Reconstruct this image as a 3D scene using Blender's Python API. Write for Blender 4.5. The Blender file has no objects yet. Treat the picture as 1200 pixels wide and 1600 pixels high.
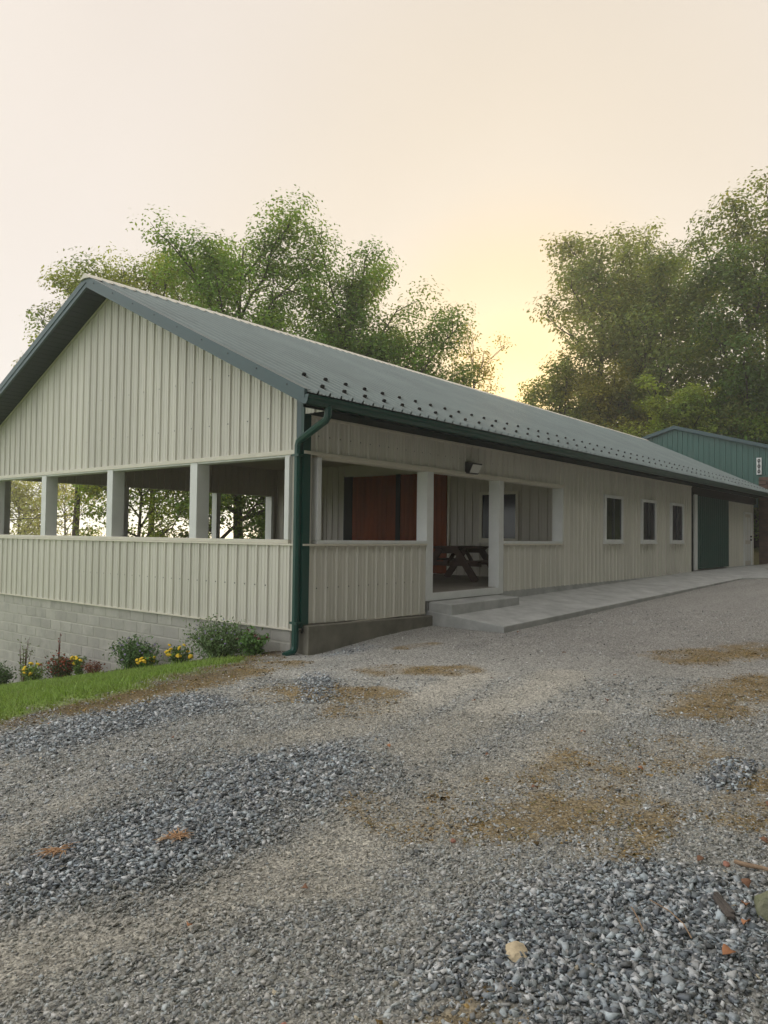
import bpy, bmesh, math, random
import numpy as np
from mathutils import Matrix, Vector

random.seed(7)
rng = np.random.default_rng(11)
R = math.radians
scene = bpy.context.scene
COL = scene.collection

# ------------------------------------------------------------------ camera
CAM = np.array([-7.480, -7.551, 1.600])
YAW, PITCH, ROLL, FPX = R(39.111), R(1.817), R(0.694), 1178.07
cam_data = bpy.data.cameras.new("camera")
cam = bpy.data.objects.new("camera", cam_data)
COL.objects.link(cam)
cam_data.sensor_fit = 'VERTICAL'
cam_data.sensor_height = 36.0
cam_data.sensor_width = 27.0
cam_data.lens = FPX / 1600 * 36.0
cam_data.clip_start = 0.05
cam_data.clip_end = 2000
fw = Vector((math.cos(YAW) * math.cos(PITCH), math.sin(YAW) * math.cos(PITCH), math.sin(PITCH)))
rt = Vector((math.sin(YAW), -math.cos(YAW), 0))
up = rt.cross(fw)
r2 = rt * math.cos(ROLL) + up * math.sin(ROLL)
u2 = up * math.cos(ROLL) - rt * math.sin(ROLL)
m = Matrix((r2, u2, -fw)).transposed().to_4x4()
m.translation = Vector(CAM)
cam.matrix_world = m
scene.camera = cam

# ------------------------------------------------------------------ sky, sun, exposure
SUN_AZ, SUN_EL = R(29.0), R(9.6)          # azimuth counted from +X towards +Y
SUN_DIR = Vector((math.cos(SUN_AZ) * math.cos(SUN_EL), math.sin(SUN_AZ) * math.cos(SUN_EL), math.sin(SUN_EL)))
world = bpy.data.worlds.new("World")
scene.world = world
world.use_nodes = True
wn, wl = world.node_tree.nodes, world.node_tree.links
wn.clear()
w_out = wn.new('ShaderNodeOutputWorld')
w_bg = wn.new('ShaderNodeBackground')
w_bg2 = wn.new('ShaderNodeBackground')
w_add = wn.new('ShaderNodeAddShader')
sky = wn.new('ShaderNodeTexSky')
sky.sky_type = 'NISHITA'
sky.sun_disc = False
sky.sun_elevation = SUN_EL
sky.sun_rotation = R(90) - SUN_AZ
sky.air_density = 0.25
sky.dust_density = 0.15
sky.ozone_density = 1.0
w_bg.inputs['Strength'].default_value = 0.05
fil = wn.new('ShaderNodeVectorMath'); fil.operation = 'MULTIPLY'; fil.inputs[1].default_value = (1.0, 0.88, 0.66)   # seen through the fog
wl.new(sky.outputs[0], fil.inputs[0]); wl.new(fil.outputs[0], w_bg.inputs['Color'])
# fog bank: colour by the angle to the veiled sun
tc = wn.new('ShaderNodeTexCoord')
dot = wn.new('ShaderNodeVectorMath'); dot.operation = 'DOT_PRODUCT'
dot.inputs[1].default_value = SUN_DIR
wl.new(tc.outputs['Generated'], dot.inputs[0])
ac = wn.new('ShaderNodeMath'); ac.operation = 'ARCCOSINE'
wl.new(dot.outputs['Value'], ac.inputs[0])
dv = wn.new('ShaderNodeMath'); dv.operation = 'DIVIDE'; dv.inputs[1].default_value = math.pi
wn_noise = wn.new('ShaderNodeTexNoise')
wn_noise.inputs['Scale'].default_value = 1.6
wn_noise.inputs['Detail'].default_value = 4.0
wl.new(tc.outputs['Generated'], wn_noise.inputs['Vector'])
nm = wn.new('ShaderNodeMath'); nm.operation = 'MULTIPLY_ADD'
nm.inputs[1].default_value = 0.10; nm.inputs[2].default_value = -0.05
wl.new(wn_noise.outputs['Fac'], nm.inputs[0])
wl.new(ac.outputs[0], dv.inputs[0])
ad = wn.new('ShaderNodeMath'); ad.operation = 'ADD'; ad.use_clamp = True
wl.new(dv.outputs[0], ad.inputs[0]); wl.new(nm.outputs[0], ad.inputs[1])
mixr = wn.new('ShaderNodeMix'); mixr.data_type = 'FLOAT'
# no noise close to the sun
ns = wn.new('ShaderNodeMath'); ns.operation = 'MULTIPLY'; ns.use_clamp = True; ns.inputs[1].default_value = 5.0
wl.new(dv.outputs[0], ns.inputs[0])
wl.new(ns.outputs[0], mixr.inputs[0]); wl.new(dv.outputs[0], mixr.inputs[2]); wl.new(ad.outputs[0], mixr.inputs[3])
ramp = wn.new('ShaderNodeValToRGB')
ramp.color_ramp.interpolation = 'EASE'
STOPS = [(0.0, (0.86, 0.49, 0.05)), (0.018, (0.66, 0.41, 0.09)), (0.045, (0.51, 0.38, 0.20)), (0.09, (0.485, 0.41, 0.31)),
         (0.20, (0.48, 0.422, 0.362)), (0.30, (0.51, 0.46, 0.405)), (0.48, (0.72, 0.70, 0.67)), (1.0, (0.88, 0.88, 0.88))]
els = ramp.color_ramp.elements
while len(els) > 1: els.remove(els[-1])
els[0].position = STOPS[0][0]; els[0].color = (*STOPS[0][1], 1)
for pos, c in STOPS[1:]:
    e = els.new(pos); e.color = (*c, 1)
wl.new(mixr.outputs[0], ramp.inputs[0])
bank = wn.new('ShaderNodeTexNoise')      # soft fog banks
bank.inputs['Scale'].default_value = 1.1; bank.inputs['Detail'].default_value = 3.0
wl.new(tc.outputs['Generated'], bank.inputs['Vector'])
bmr = wn.new('ShaderNodeMapRange')
bmr.inputs[1].default_value = 0.3; bmr.inputs[2].default_value = 0.7; bmr.inputs[3].default_value = 0.93; bmr.inputs[4].default_value = 1.06
wl.new(bank.outputs['Fac'], bmr.inputs[0])
bsc = wn.new('ShaderNodeVectorMath'); bsc.operation = 'SCALE'
wl.new(ramp.outputs[0], bsc.inputs[0]); wl.new(bmr.outputs[0], bsc.inputs['Scale'])
wl.new(bsc.outputs[0], w_bg2.inputs['Color'])
w_bg2.inputs['Strength'].default_value = 1.0
wl.new(w_bg.outputs[0], w_add.inputs[0]); wl.new(w_bg2.outputs[0], w_add.inputs[1])
wl.new(w_add.outputs[0], w_out.inputs['Surface'])

sun_data = bpy.data.lights.new("sun", 'SUN')
sun_data.energy = 1.2
sun_data.angle = R(12)
sun_data.color = (1.0, 0.76, 0.46)
sun = bpy.data.objects.new("sun", sun_data)
COL.objects.link(sun)
sun.rotation_euler = SUN_DIR.to_track_quat('Z', 'Y').to_euler()

vs = scene.view_settings
scene.display_settings.display_device = 'sRGB'
vs.view_transform = 'Standard'
vs.look = 'None'
vs.exposure = 0.78
vs.gamma = 1.0
vs.use_curve_mapping = False
cy = scene.cycles
cy.use_denoising = True
cy.volume_bounces = 2
cy.max_bounces = 8
cy.diffuse_bounces = 4
cy.glossy_bounces = 3
cy.transmission_bounces = 4
cy.transparent_max_bounces = 8
cy.sample_clamp_indirect = 4.0

# ------------------------------------------------------------------ materials
def lin(r, g, b):
    f = lambda c: c / 12.92 if c <= 0.04045 else ((c + 0.055) / 1.055) ** 2.4
    return (f(r / 255), f(g / 255), f(b / 255))

def mat(name, col, rough=0.6, var=0.12, scale=3.0, bump=0.0, bscale=60.0, metallic=0.0, spec=0.5, coat=0.0,
        streak=False, col2=None, fac2=0.5, transl=None):
    mt = bpy.data.materials.new(name)
    mt.use_nodes = True
    n, l = mt.node_tree.nodes, mt.node_tree.links
    b = n['Principled BSDF']
    b.inputs['Roughness'].default_value = rough
    b.inputs['Metallic'].default_value = metallic
    b.inputs['Specular IOR Level'].default_value = spec
    if coat: b.inputs['Coat Weight'].default_value = coat; b.inputs['Coat Roughness'].default_value = 0.2
    geo = n.new('ShaderNodeNewGeometry')
    mp = n.new('ShaderNodeMapping')
    if streak: mp.inputs['Scale'].default_value = (1, 1, 0.12)
    l.new(geo.outputs['Position'], mp.inputs['Vector'])
    nz = n.new('ShaderNodeTexNoise')
    nz.inputs['Scale'].default_value = scale
    nz.inputs['Detail'].default_value = 6
    nz.inputs['Roughness'].default_value = 0.65
    l.new(mp.outputs[0], nz.inputs['Vector'])
    mx = n.new('ShaderNodeMix'); mx.data_type = 'RGBA'
    rp = n.new('ShaderNodeMapRange')
    rp.inputs[1].default_value = 0.3; rp.inputs[2].default_value = 0.7
    l.new(nz.outputs['Fac'], rp.inputs[0])
    l.new(rp.outputs[0], mx.inputs[0])
    if col2 is None:
        a = tuple(c * (1 - var) for c in col); d = tuple(min(1, c * (1 + var)) for c in col)
    else:
        a, d = col, col2
    mx.inputs[6].default_value = (*a, 1); mx.inputs[7].default_value = (*d, 1)
    l.new(mx.outputs[2], b.inputs['Base Color'])
    if bump:
        nb = n.new('ShaderNodeTexNoise')
        nb.inputs['Scale'].default_value = bscale; nb.inputs['Detail'].default_value = 5
        l.new(geo.outputs['Position'], nb.inputs['Vector'])
        bp = n.new('ShaderNodeBump'); bp.inputs['Strength'].default_value = bump; bp.inputs['Distance'].default_value = 0.01
        l.new(nb.outputs['Fac'], bp.inputs['Height'])
        l.new(bp.outputs[0], b.inputs['Normal'])
    return mt

def attr_mat(name, rough=0.8, spec=0.3, transl=0.0, bump=0.0, bscale=80.0, fine=0.0, fscale=120.0, tcol=(1.0, 1.0, 0.5)):
    """colour from the mesh attribute 'Col', with fine grain"""
    mt = bpy.data.materials.new(name)
    mt.use_nodes = True
    n, l = mt.node_tree.nodes, mt.node_tree.links
    b = n['Principled BSDF']
    b.inputs['Roughness'].default_value = rough
    b.inputs['Specular IOR Level'].default_value = spec
    at = n.new('ShaderNodeAttribute'); at.attribute_name = 'Col'
    col_out = at.outputs['Color']
    geo = n.new('ShaderNodeNewGeometry')
    if fine:
        nz = n.new('ShaderNodeTexNoise'); nz.inputs['Scale'].default_value = fscale; nz.inputs['Detail'].default_value = 4
        nz.inputs['Roughness'].default_value = 0.8; nz.inputs['Detail'].default_value = 7
        l.new(geo.outputs['Position'], nz.inputs['Vector'])
        mr = n.new('ShaderNodeMapRange'); mr.inputs[1].default_value = 0.25; mr.inputs[2].default_value = 0.75
        mr.inputs[3].default_value = 1 - fine; mr.inputs[4].default_value = 1 + fine
        l.new(nz.outputs['Fac'], mr.inputs[0])
        vm = n.new('ShaderNodeVectorMath'); vm.operation = 'SCALE'
        l.new(col_out, vm.inputs[0]); l.new(mr.outputs[0], vm.inputs['Scale'])
        col_out = vm.outputs[0]
    l.new(col_out, b.inputs['Base Color'])
    if bump:
        nb = n.new('ShaderNodeTexNoise'); nb.inputs['Scale'].default_value = bscale; nb.inputs['Detail'].default_value = 6
        l.new(geo.outputs['Position'], nb.inputs['Vector'])
        bp = n.new('ShaderNodeBump'); bp.inputs['Strength'].default_value = bump; bp.inputs['Distance'].default_value = 0.02
        l.new(nb.outputs['Fac'], bp.inputs['Height'])
        l.new(bp.outputs[0], b.inputs['Normal'])
    if transl:
        tr = n.new('ShaderNodeBsdfTranslucent')
        tm = n.new('ShaderNodeVectorMath'); tm.operation = 'MULTIPLY'; tm.inputs[1].default_value = tcol
        l.new(col_out, tm.inputs[0]); l.new(tm.outputs[0], tr.inputs['Color'])
        mx = n.new('ShaderNodeMixShader'); mx.inputs[0].default_value = transl
        l.new(b.outputs[0], mx.inputs[1]); l.new(tr.outputs[0], mx.inputs[2])
        l.new(mx.outputs[0], n['Material Output'].inputs['Surface'])
    return mt

M = {}
M['siding'] = mat('cream_siding_paint', lin(213, 210, 199), 0.42, 0.07, 1.6, streak=True, bump=0.35, bscale=2.5)
M['lining'] = mat('cream_lining_paint', lin(204, 199, 188), 0.5, 0.05, 1.2, streak=True)
M['trim'] = mat('white_trim_paint', lin(222, 224, 222), 0.45, 0.05, 4.0, bump=0.05)
M['creamtrim'] = mat('cream_trim_paint', lin(216, 211, 196), 0.45, 0.06, 4.0)
M['green'] = mat('green_metal_paint', lin(12, 68, 60), 0.40, 0.10, 1.5, spec=0.6)
M['roof'] = mat('roof_metal_paint', lin(138, 149, 147), 0.48, 0.12, 0.7, spec=0.45)
M['fascia'] = mat('green_paint_sky_tint', lin(58, 84, 88), 0.42, 0.06, 2.0, spec=0.6)  # same green as the gutter, with reflected sky put into the colour
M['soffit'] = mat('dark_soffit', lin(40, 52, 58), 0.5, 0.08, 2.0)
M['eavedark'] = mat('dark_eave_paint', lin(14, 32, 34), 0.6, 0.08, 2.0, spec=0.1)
M['black'] = mat('black_plastic', (0.012, 0.012, 0.014), 0.45, 0.1)
M['darkmetal'] = mat('dark_track', (0.014, 0.016, 0.016), 0.6, 0.2, spec=0.15)
M['concrete'] = mat('concrete', lin(172, 173, 171), 0.85, 0.26, 2.2, bump=0.25, bscale=45)
M['oldconcrete'] = mat('stained_concrete', lin(120, 117, 106), 0.9, 0.28, 2.6, bump=0.4, bscale=30)
M['block'] = mat('block_face', lin(174, 172, 165), 0.9, 0.2, 3.2, bump=0.5, bscale=70)
M['mortar'] = mat('mortar', lin(184, 182, 173), 0.95, 0.08, 6.0, bump=0.3)
M['wood_red'] = mat('varnished_boards', lin(128, 58, 14), 0.5, 0.3, 5.0, streak=True, bump=0.1, spec=0.15)
M['wood_dark'] = mat('weathered_table_wood', lin(74, 50, 38), 0.7, 0.3, 8.0, bump=0.2)
M['glass'] = mat('dark_glass', (0.006, 0.010, 0.024), 0.10, 0.05, spec=0.4)
M['navy'] = mat('dark_sash', (0.028, 0.036, 0.055), 0.3, 0.1)
M['lens'] = mat('frosted_lens', lin(205, 205, 198), 0.35, 0.04)
M['ceiling'] = mat('ceiling_boards', lin(168, 160, 146), 0.6, 0.08)
M['floor'] = mat('porch_floor', lin(128, 122, 114), 0.8, 0.15, 2.0, bump=0.2)
M['bark'] = mat('bark', lin(74, 64, 54), 0.95, 0.35, 5.0, bump=0.9, bscale=14)
M['leaf'] = attr_mat('leaves', 0.55, 0.3, transl=0.5, tcol=(1.25, 1.2, 0.45))
M['plant'] = attr_mat('plant_leaves', 0.6, 0.3, transl=0.25, tcol=(1.1, 1.1, 0.5))
M['gravel'] = attr_mat('gravel_stone', 0.72, 0.35, fine=0.25, fscale=90)
M['ground'] = attr_mat('ground_surface', 0.92, 0.2, fine=0.55, fscale=30, bump=0.7, bscale=70)
def add_grit(mt, scale):
    n, l = mt.node_tree.nodes, mt.node_tree.links
    b = n['Principled BSDF']; src = b.inputs['Base Color'].links[0].from_socket
    geo = n.new('ShaderNodeNewGeometry'); vo = n.new('ShaderNodeTexVoronoi'); vo.inputs['Scale'].default_value = scale
    l.new(geo.outputs['Position'], vo.inputs['Vector'])
    sp = n.new('ShaderNodeSeparateColor'); l.new(vo.outputs['Color'], sp.inputs[0])
    mr = n.new('ShaderNodeMapRange'); mr.inputs[3].default_value = 0.5; mr.inputs[4].default_value = 1.5
    l.new(sp.outputs[0], mr.inputs[0])
    vm = n.new('ShaderNodeVectorMath'); vm.operation = 'SCALE'
    l.new(src, vm.inputs[0]); l.new(mr.outputs[0], vm.inputs['Scale']); l.new(vm.outputs[0], b.inputs['Base Color'])
    bp = n.new('ShaderNodeBump'); bp.invert = True; bp.inputs['Strength'].default_value = 0.6; bp.inputs['Distance'].default_value = 0.006
    l.new(vo.outputs['Distance'], bp.inputs['Height'])
    old = b.inputs['Normal'].links[0].from_socket
    l.new(old, bp.inputs['Normal']); l.new(bp.outputs[0], b.inputs['Normal'])
add_grit(M['ground'], 75)
M['grass'] = attr_mat('grass_blades', 0.6, 0.25, transl=0.3, tcol=(1.0, 1.1, 0.4))
M['sandstone'] = mat('sandstone', lin(206, 190, 160), 0.9, 0.2, 14.0, bump=0.6, bscale=60)
M['mossrock'] = mat('mossy_rock', lin(140, 138, 122), 0.9, 0.2, 9.0, bump=0.6, col2=lin(118, 124, 92))
M['stick'] = mat('bare_stick', lin(158, 134, 110), 0.85, 0.25, 20.0, bump=0.5)
M['darkwood'] = mat('rotten_wood', lin(92, 86, 82), 0.9, 0.35, 18.0, bump=0.7)
M['dryleaf'] = mat('dry_leaf', lin(132, 96, 74), 0.8, 0.25, 30.0)
M['orangeleaf'] = mat('orange_leaf', lin(178, 124, 88), 0.8, 0.2, 30.0)
M['needle'] = mat('orange_needles', lin(198, 160, 124), 0.8, 0.2, 30.0)
M['terracotta'] = mat('brick_chip', lin(172, 124, 108), 0.9, 0.15, 30.0, bump=0.3)
M['yellow'] = mat('yellow_petals', lin(250, 206, 52), 0.7, 0.15, 40.0)
M['mauve'] = mat('mauve_petals', lin(150, 140, 176), 0.7, 0.15, 40.0)
M['rust'] = mat('rust_petals', lin(150, 72, 44), 0.7, 0.2, 40.0)
M['wallstone'] = mat('brown_stone', lin(112, 92, 82), 0.9, 0.3, 4.0, bump=0.5)
M['signwhite'] = mat('sign_white', lin(228, 230, 228), 0.5, 0.03)
M['gbuild'] = mat('green_building_siding', lin(74, 112, 104), 0.45, 0.05, 1.0)

# ------------------------------------------------------------------ mesh helpers
class MB:
    def __init__(s): s.v = []; s.f = []
    def add(s, vs_, fs):
        o = len(s.v); s.v += [tuple(p) for p in vs_]; s.f += [tuple(i + o for i in f) for f in fs]; return s
    def box(s, x0, x1, y0, y1, z0, z1):
        return s.add([(x0, y0, z0), (x1, y0, z0), (x1, y1, z0), (x0, y1, z0), (x0, y0, z1), (x1, y0, z1), (x1, y1, z1), (x0, y1, z1)],
                     [(0, 3, 2, 1), (4, 5, 6, 7), (0, 1, 5, 4), (1, 2, 6, 5), (2, 3, 7, 6), (3, 0, 4, 7)])
    def hexa(s, p):      # 8 points, bottom ring then top ring
        return s.add(p, [(0, 3, 2, 1), (4, 5, 6, 7), (0, 1, 5, 4), (1, 2, 6, 5), (2, 3, 7, 6), (3, 0, 4, 7)])
    def bar(s, a, b, w, h, upv=(0, 0, 1)):
        a, b = Vector(a), Vector(b); d = (b - a).normalized(); u = Vector(upv)
        sd = d.cross(u)
        if sd.length < 1e-4: sd = d.cross(Vector((1, 0, 0)))
        sd.normalize(); u = sd.cross(d)
        p = []
        for q in (a, b):
            for i, j in ((-1, -1), (1, -1), (1, 1), (-1, 1)): p.append(q + sd * (i * w / 2) + u * (j * h / 2))
        return s.hexa(p)
    def tube(s, pts, rad, n=8, caps=True, sq=None):
        pts = [Vector(p) for p in pts]
        if not hasattr(rad, '__len__'): rad = [rad] * len(pts)
        o = len(s.v); ref = None
        for i, p in enumerate(pts):
            d = (pts[min(i + 1, len(pts) - 1)] - pts[max(i - 1, 0)]).normalized()
            if ref is None:
                ref = d.orthogonal().normalized() if sq is None else Vector(sq)
            sd = d.cross(ref)
            if sd.length < 1e-4: sd = d.orthogonal()
            sd.normalize(); u = sd.cross(d).normalized(); ref = u
            for k in range(n):
                a = 2 * math.pi * (k + (0.5 if sq is not None else 0)) / n
                s.v.append(tuple(p + sd * (math.cos(a) * rad[i]) + u * (math.sin(a) * rad[i])))
        for i in range(len(pts) - 1):
            for k in range(n):
                a = o + i * n + k; b = o + i * n + (k + 1) % n
                s.f.append((a, b, b + n, a + n))
        if caps:
            s.f.append(tuple(o + k for k in reversed(range(n)))); e = o + (len(pts) - 1) * n
            s.f.append(tuple(e + k for k in range(n)))
        return s
    def mesh(s, name):
        me = bpy.data.meshes.new(name); me.from_pydata(s.v, [], s.f); me.update(); return me
    def build(s, name, material, parent=None, smooth=False, bevel=0.0):
        return obj(name, s.mesh(name), material, parent, smooth, bevel)

def obj(name, me, material=None, parent=None, smooth=False, bevel=0.0):
    if material is not None and not me.materials: me.materials.append(M[material] if isinstance(material, str) else material)
    o = bpy.data.objects.new(name, me); COL.objects.link(o)
    if parent is not None: o.parent = parent
    if smooth:
        for p in me.polygons: p.use_smooth = True
    if bevel:
        b = o.modifiers.new('bevel', 'BEVEL'); b.width = bevel; b.segments = 2; b.limit_method = 'ANGLE'
    return o

def tag(o, label=None, cat=None, group=None, kind=None):
    if label: o['label'] = label
    if cat: o['category'] = cat
    if group: o['group'] = group
    if kind: o['kind'] = kind
    return o

def thing(name, label, cat, loc=(0, 0, 0), group=None, rz=0.0):
    o = bpy.data.objects.new(name, None); COL.objects.link(o)
    o.location = loc; o.rotation_euler = (0, 0, rz); o.empty_display_size = 0.2
    return tag(o, label, cat, group)

def np_mesh(name, V, F, cols=None, smooth=False):
    """V (n,3), F (m,k) arrays; cols per vertex (n,3)"""
    me = bpy.data.meshes.new(name)
    V = np.ascontiguousarray(V, np.float32); F = np.ascontiguousarray(F, np.int32)
    nf, k = F.shape
    me.vertices.add(len(V)); me.vertices.foreach_set('co', V.ravel())
    me.loops.add(nf * k); me.loops.foreach_set('vertex_index', F.ravel())
    me.polygons.add(nf)
    me.polygons.foreach_set('loop_start', np.arange(0, nf * k, k, dtype=np.int32))
    me.polygons.foreach_set('loop_total', np.full(nf, k, np.int32))
    if smooth: me.polygons.foreach_set('use_smooth', np.ones(nf, bool))
    me.update(calc_edges=True)
    if cols is not None:
        a = me.attributes.new('Col', 'FLOAT_COLOR', 'POINT')
        c = np.ones((len(V), 4), np.float32); c[:, :3] = cols
        a.data.foreach_set('color', c.ravel())
    return me

# value noise
def _h(i, j, s):
    n = (i * 374761393 + j * 668265263 + s * 69069).astype(np.int64) & 0xffffffff
    n = ((n ^ (n >> 13)) * 1274126177) & 0xffffffff
    return ((n ^ (n >> 16)) & 0xffff) / 65535.0
def vnoise(x, y, s=0):
    xi = np.floor(x).astype(np.int64); yi = np.floor(y).astype(np.int64)
    xf = x - xi; yf = y - yi
    xf = xf * xf * (3 - 2 * xf); yf = yf * yf * (3 - 2 * yf)
    a = _h(xi, yi, s); b = _h(xi + 1, yi, s); c = _h(xi, yi + 1, s); d = _h(xi + 1, yi + 1, s)
    return (a * (1 - xf) + b * xf) * (1 - yf) + (c * (1 - xf) + d * xf) * yf
def fbm(x, y, s=0, o=4):
    t = 0; a = 0.5; f = 1.0; n = 0
    for k in range(o):
        t = t + a * vnoise(x * f, y * f, s + k * 17); n += a; a *= 0.55; f *= 2.03
    return t / n
def sstep(e0, e1, x):
    t = np.clip((x - e0) / (e1 - e0), 0, 1); return t * t * (3 - 2 * t)

# ------------------------------------------------------------------ terrain
def T(x, y):
    x = np.asarray(x, float); y = np.asarray(y, float)
    z = 0.02 + 0.0225 * np.clip(x, -14, 24)
    yc = -0.15 + 0.09 * np.clip(x, -6, 0)
    d = np.clip(y - yc, 0, 11.5)
    d = np.where(d < 0.5, d * d, d - 0.25)
    z = z - 0.19 * d
    # bank that rises on the far right
    z = z + 0.16 * np.clip(x - 31, 0, 30) * sstep(38, 22, y) + 0.10 * np.clip(x - 26, 0, 20) * sstep(2, 14, y) * sstep(38, 22, y)
    # wooded bank along the right side of the lot
    z = z + 0.62 * np.clip(-10.0 - y - 0.5 * np.sin(x * 0.35), 0, 11)
    # soft swale against the corner of the foundation
    z = z - 0.10 * np.exp(-(((x - 0.2) / 0.9) ** 2 + ((y + 0.2) / 0.5) ** 2))
    return z

def seg_d(x, y, pts):
    best = np.full(np.shape(x), 1e9)
    if len(pts) == 1: return np.hypot(x - pts[0][0], y - pts[0][1])
    for (ax, ay), (bx, by) in zip(pts[:-1], pts[1:]):
        dx, dy = bx - ax, by - ay
        t = np.clip(((x - ax) * dx + (y - ay) * dy) / (dx * dx + dy * dy), 0, 1)
        best = np.minimum(best, np.hypot(x - ax - t * dx, y - ay - t * dy))
    return best
DUST = [([(-6.4, -4.4), (-5.17, -4.65), (-4.4, -4.85), (-3.6, -4.5), (-2.8, -4.05), (-1.0, -3.85), (0.6, -3.7)], 0.36), ([(-5.8, -3.5), (-3.9, -3.03), (-2.3, -3.25), (0.0, -2.9)], 0.34), ([(-3.4, -4.6), (-2.6, -4.9), (-1.0, -4.7)], 0.3),([(-5.0, -3.15), (-3.9, -3.03), (-2.5, -3.3)], 0.26), ([(-5.9, -4.6), (-5.17, -4.65), (-4.7, -5.1)], 0.20),
        ([(-3.0, -4.0), (-3.55, -4.5), (-3.85, -5.05)], 0.34), ([(-6.3, -5.2), (-5.5, -5.9)], 0.16)]
MOSS = [([(-3.5, -5.25), (-2.9, -5.45), (-2.2, -5.25), (-1.5, -5.7)], 0.46), ([(-3.5, -5.9), (-2.8, -5.8)], 0.30), ([(-2.5, -6.4), (-1.8, -6.5)], 0.34),
        ([(-2.1, -1.85), (-1.45, -2.6), (-2.1, -2.85)], 0.34), ([(-0.5, -1.9), (0.05, -2.6)], 0.32), ([(-3.88, -4.55), (-4.05, -4.95)], 0.18),
        ([(1.8, -5.6), (-0.1, -5.4)], 0.42), ([(-5.2, -6.15), (-5.45, -6.1)], 0.20), ([(-0.9, -0.6), (-3.6, -0.9)], 0.32), ([(2.6, -4.4), (4.8, -5.6)], 0.5), ([(0.9,-1.1),(1.5,-1.2)],0.15)]
HEAP = [([(-5.2, -4.0), (-4.2, -3.45), (-3.6, -3.9)], 0.75, 0.035), ([(-4.7, -6.25), (-4.0, -6.5)], 0.62, 0.05), ([(-1.2, -1.5), (-2.0, -2.25)], 0.22, 0.01),
        ([(0.2, -0.55), (0.7, -0.45)], 0.35, 0.015), ([(-4.4, -1.6), (-3.0, -1.5)], 0.5, 0.01), ([(-1.6, -6.1), (-2.1, -6.1)], 0.2, 0.01)]
def masks(x, y):
    n1 = fbm(x * 1.7, y * 1.7, 3); n2 = fbm(x * 5, y * 5, 9); wob = 0.55 + 0.55 * n1 + 0.5 * (n2 - 0.5)
    dust = np.zeros(np.shape(x)); moss = dust.copy(); heap = dust.copy(); hz = dust.copy()
    for pts, w in DUST: dust = np.maximum(dust, sstep(1.25, 0.35, seg_d(x, y, pts) / (w * wob * 1.15)))
    for pts, w in MOSS: moss = np.maximum(moss, sstep(1.3, 0.5, seg_d(x, y, pts) / (w * wob * 1.25)))
    moss = moss * (0.35 + 0.65 * sstep(0.34, 0.58, fbm(x * 2.6, y * 2.6, 33)))
    for pts, w, hh in HEAP:
        k = sstep(1.35, 0.4, seg_d(x, y, pts) / (w * (0.75 + 0.5 * n1))); heap = np.maximum(heap, k); hz = np.maximum(hz, k * hh)
    # lawn: left of and below the crest
    yl = np.interp(x, [-8, -4.3, -3.1, -2.2, -1.2, -0.3, 0.2], [-1.1, -0.68, -0.60, -0.48, -0.15, 0.35, 1.2])
    e = y - yl + (n1 - 0.5) * 0.6 + (n2 - 0.5) * 0.65
    lawn = sstep(-0.05, 0.30, e) * sstep(0.35, -0.05, x)
    edge = sstep(-0.6, -0.1, e) * (1 - lawn) * sstep(0.9, 0.1, x)
    # bed along the gable foundation
    bed = sstep(-0.95, -0.6, x + 0.25 * (n1 - 0.5)) * sstep(0.3, 0.0, x) * sstep(-0.1, 0.4, y)
    lawn = lawn * (1 - bed)
    return dict(dust=dust * (1 - moss), moss=moss, heap=heap, hz=hz, lawn=lawn, edge=edge, bed=bed, n1=n1, n2=n2)

def axis(lo, hi, step, far_lo, far_hi, g=1.14):
    a = list(np.arange(lo, hi + 1e-6, step)); s = step; x = a[-1]
    while x < far_hi: s *= g; x += s; a.append(x)
    s = step; x = a[0]; b = []
    while x > far_lo: s *= g; x -= s; b.append(x)
    return np.array(b[::-1] + a)
gx = axis(-7.0, 3.6, 0.05, -150, 170); gy = axis(-7.4, 1.4, 0.05, -140, 170)
GX, GY = np.meshgrid(gx, gy, indexing='ij')
mk = masks(GX, GY)
GZ = T(GX, GY) + mk['hz'] + 0.030 * (fbm(GX * 1.1, GY * 1.1, 41) - 0.5) * sstep(12, 6, np.hypot(GX + 3, GY + 4)) + 0.012 * (fbm(GX * 9, GY * 9, 5) - 0.5) + mk['lawn'] * 0.01
GZ += mk['moss'] * 0.008 * fbm(GX * 14, GY * 14, 8)
def mixc(a, b, k): return a * (1 - k[..., None]) + np.array(b) * k[..., None]
c = np.zeros(GX.shape + (3,)) + np.array(lin(140, 139, 134))
c = mixc(c, lin(128, 128, 124), sstep(0.45, 0.7, mk['n1']))
near = sstep(-1.0, -3.5, GX)
c = mixc(c, lin(128, 127, 121), near * 0.7)
far = sstep(-1.5, 3.5, GX + 0.3 * GY + 1.0)
c = mixc(c, lin(118, 116, 113), far * 0.8)
c = mixc(c, lin(156, 151, 140), mk['dust'] * 0.5)
c = mixc(c, lin(126, 127, 127), mk['heap'] * 0.7)
c = mixc(c, lin(108, 90, 52), mk['moss'] * (0.55 + 0.4 * mk['n2']))
c = mixc(c, lin(84, 72, 50), mk['edge'] * 0.85)
c = mixc(c, lin(100, 118, 58), mk['lawn'])
c = mixc(c, lin(64, 54, 42), mk['bed'] * 0.9)
wild = np.maximum(sstep(11.0, 13.0, GY), np.maximum(sstep(24, 30, GX), sstep(-12, -16, GY)))
c = mixc(c, lin(72, 84, 42), wild)
c = mixc(c, lin(92, 110, 54), sstep(1.0, 2.0, GY) * sstep(-1.0, -3.0, GX) * 0.8)
c *= 1.65
c *= (0.85 + 0.3 * fbm(GX * 3, GY * 3, 77))[..., None]
nx, ny = GX.shape
idx = np.arange(nx * ny).reshape(nx, ny)
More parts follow.
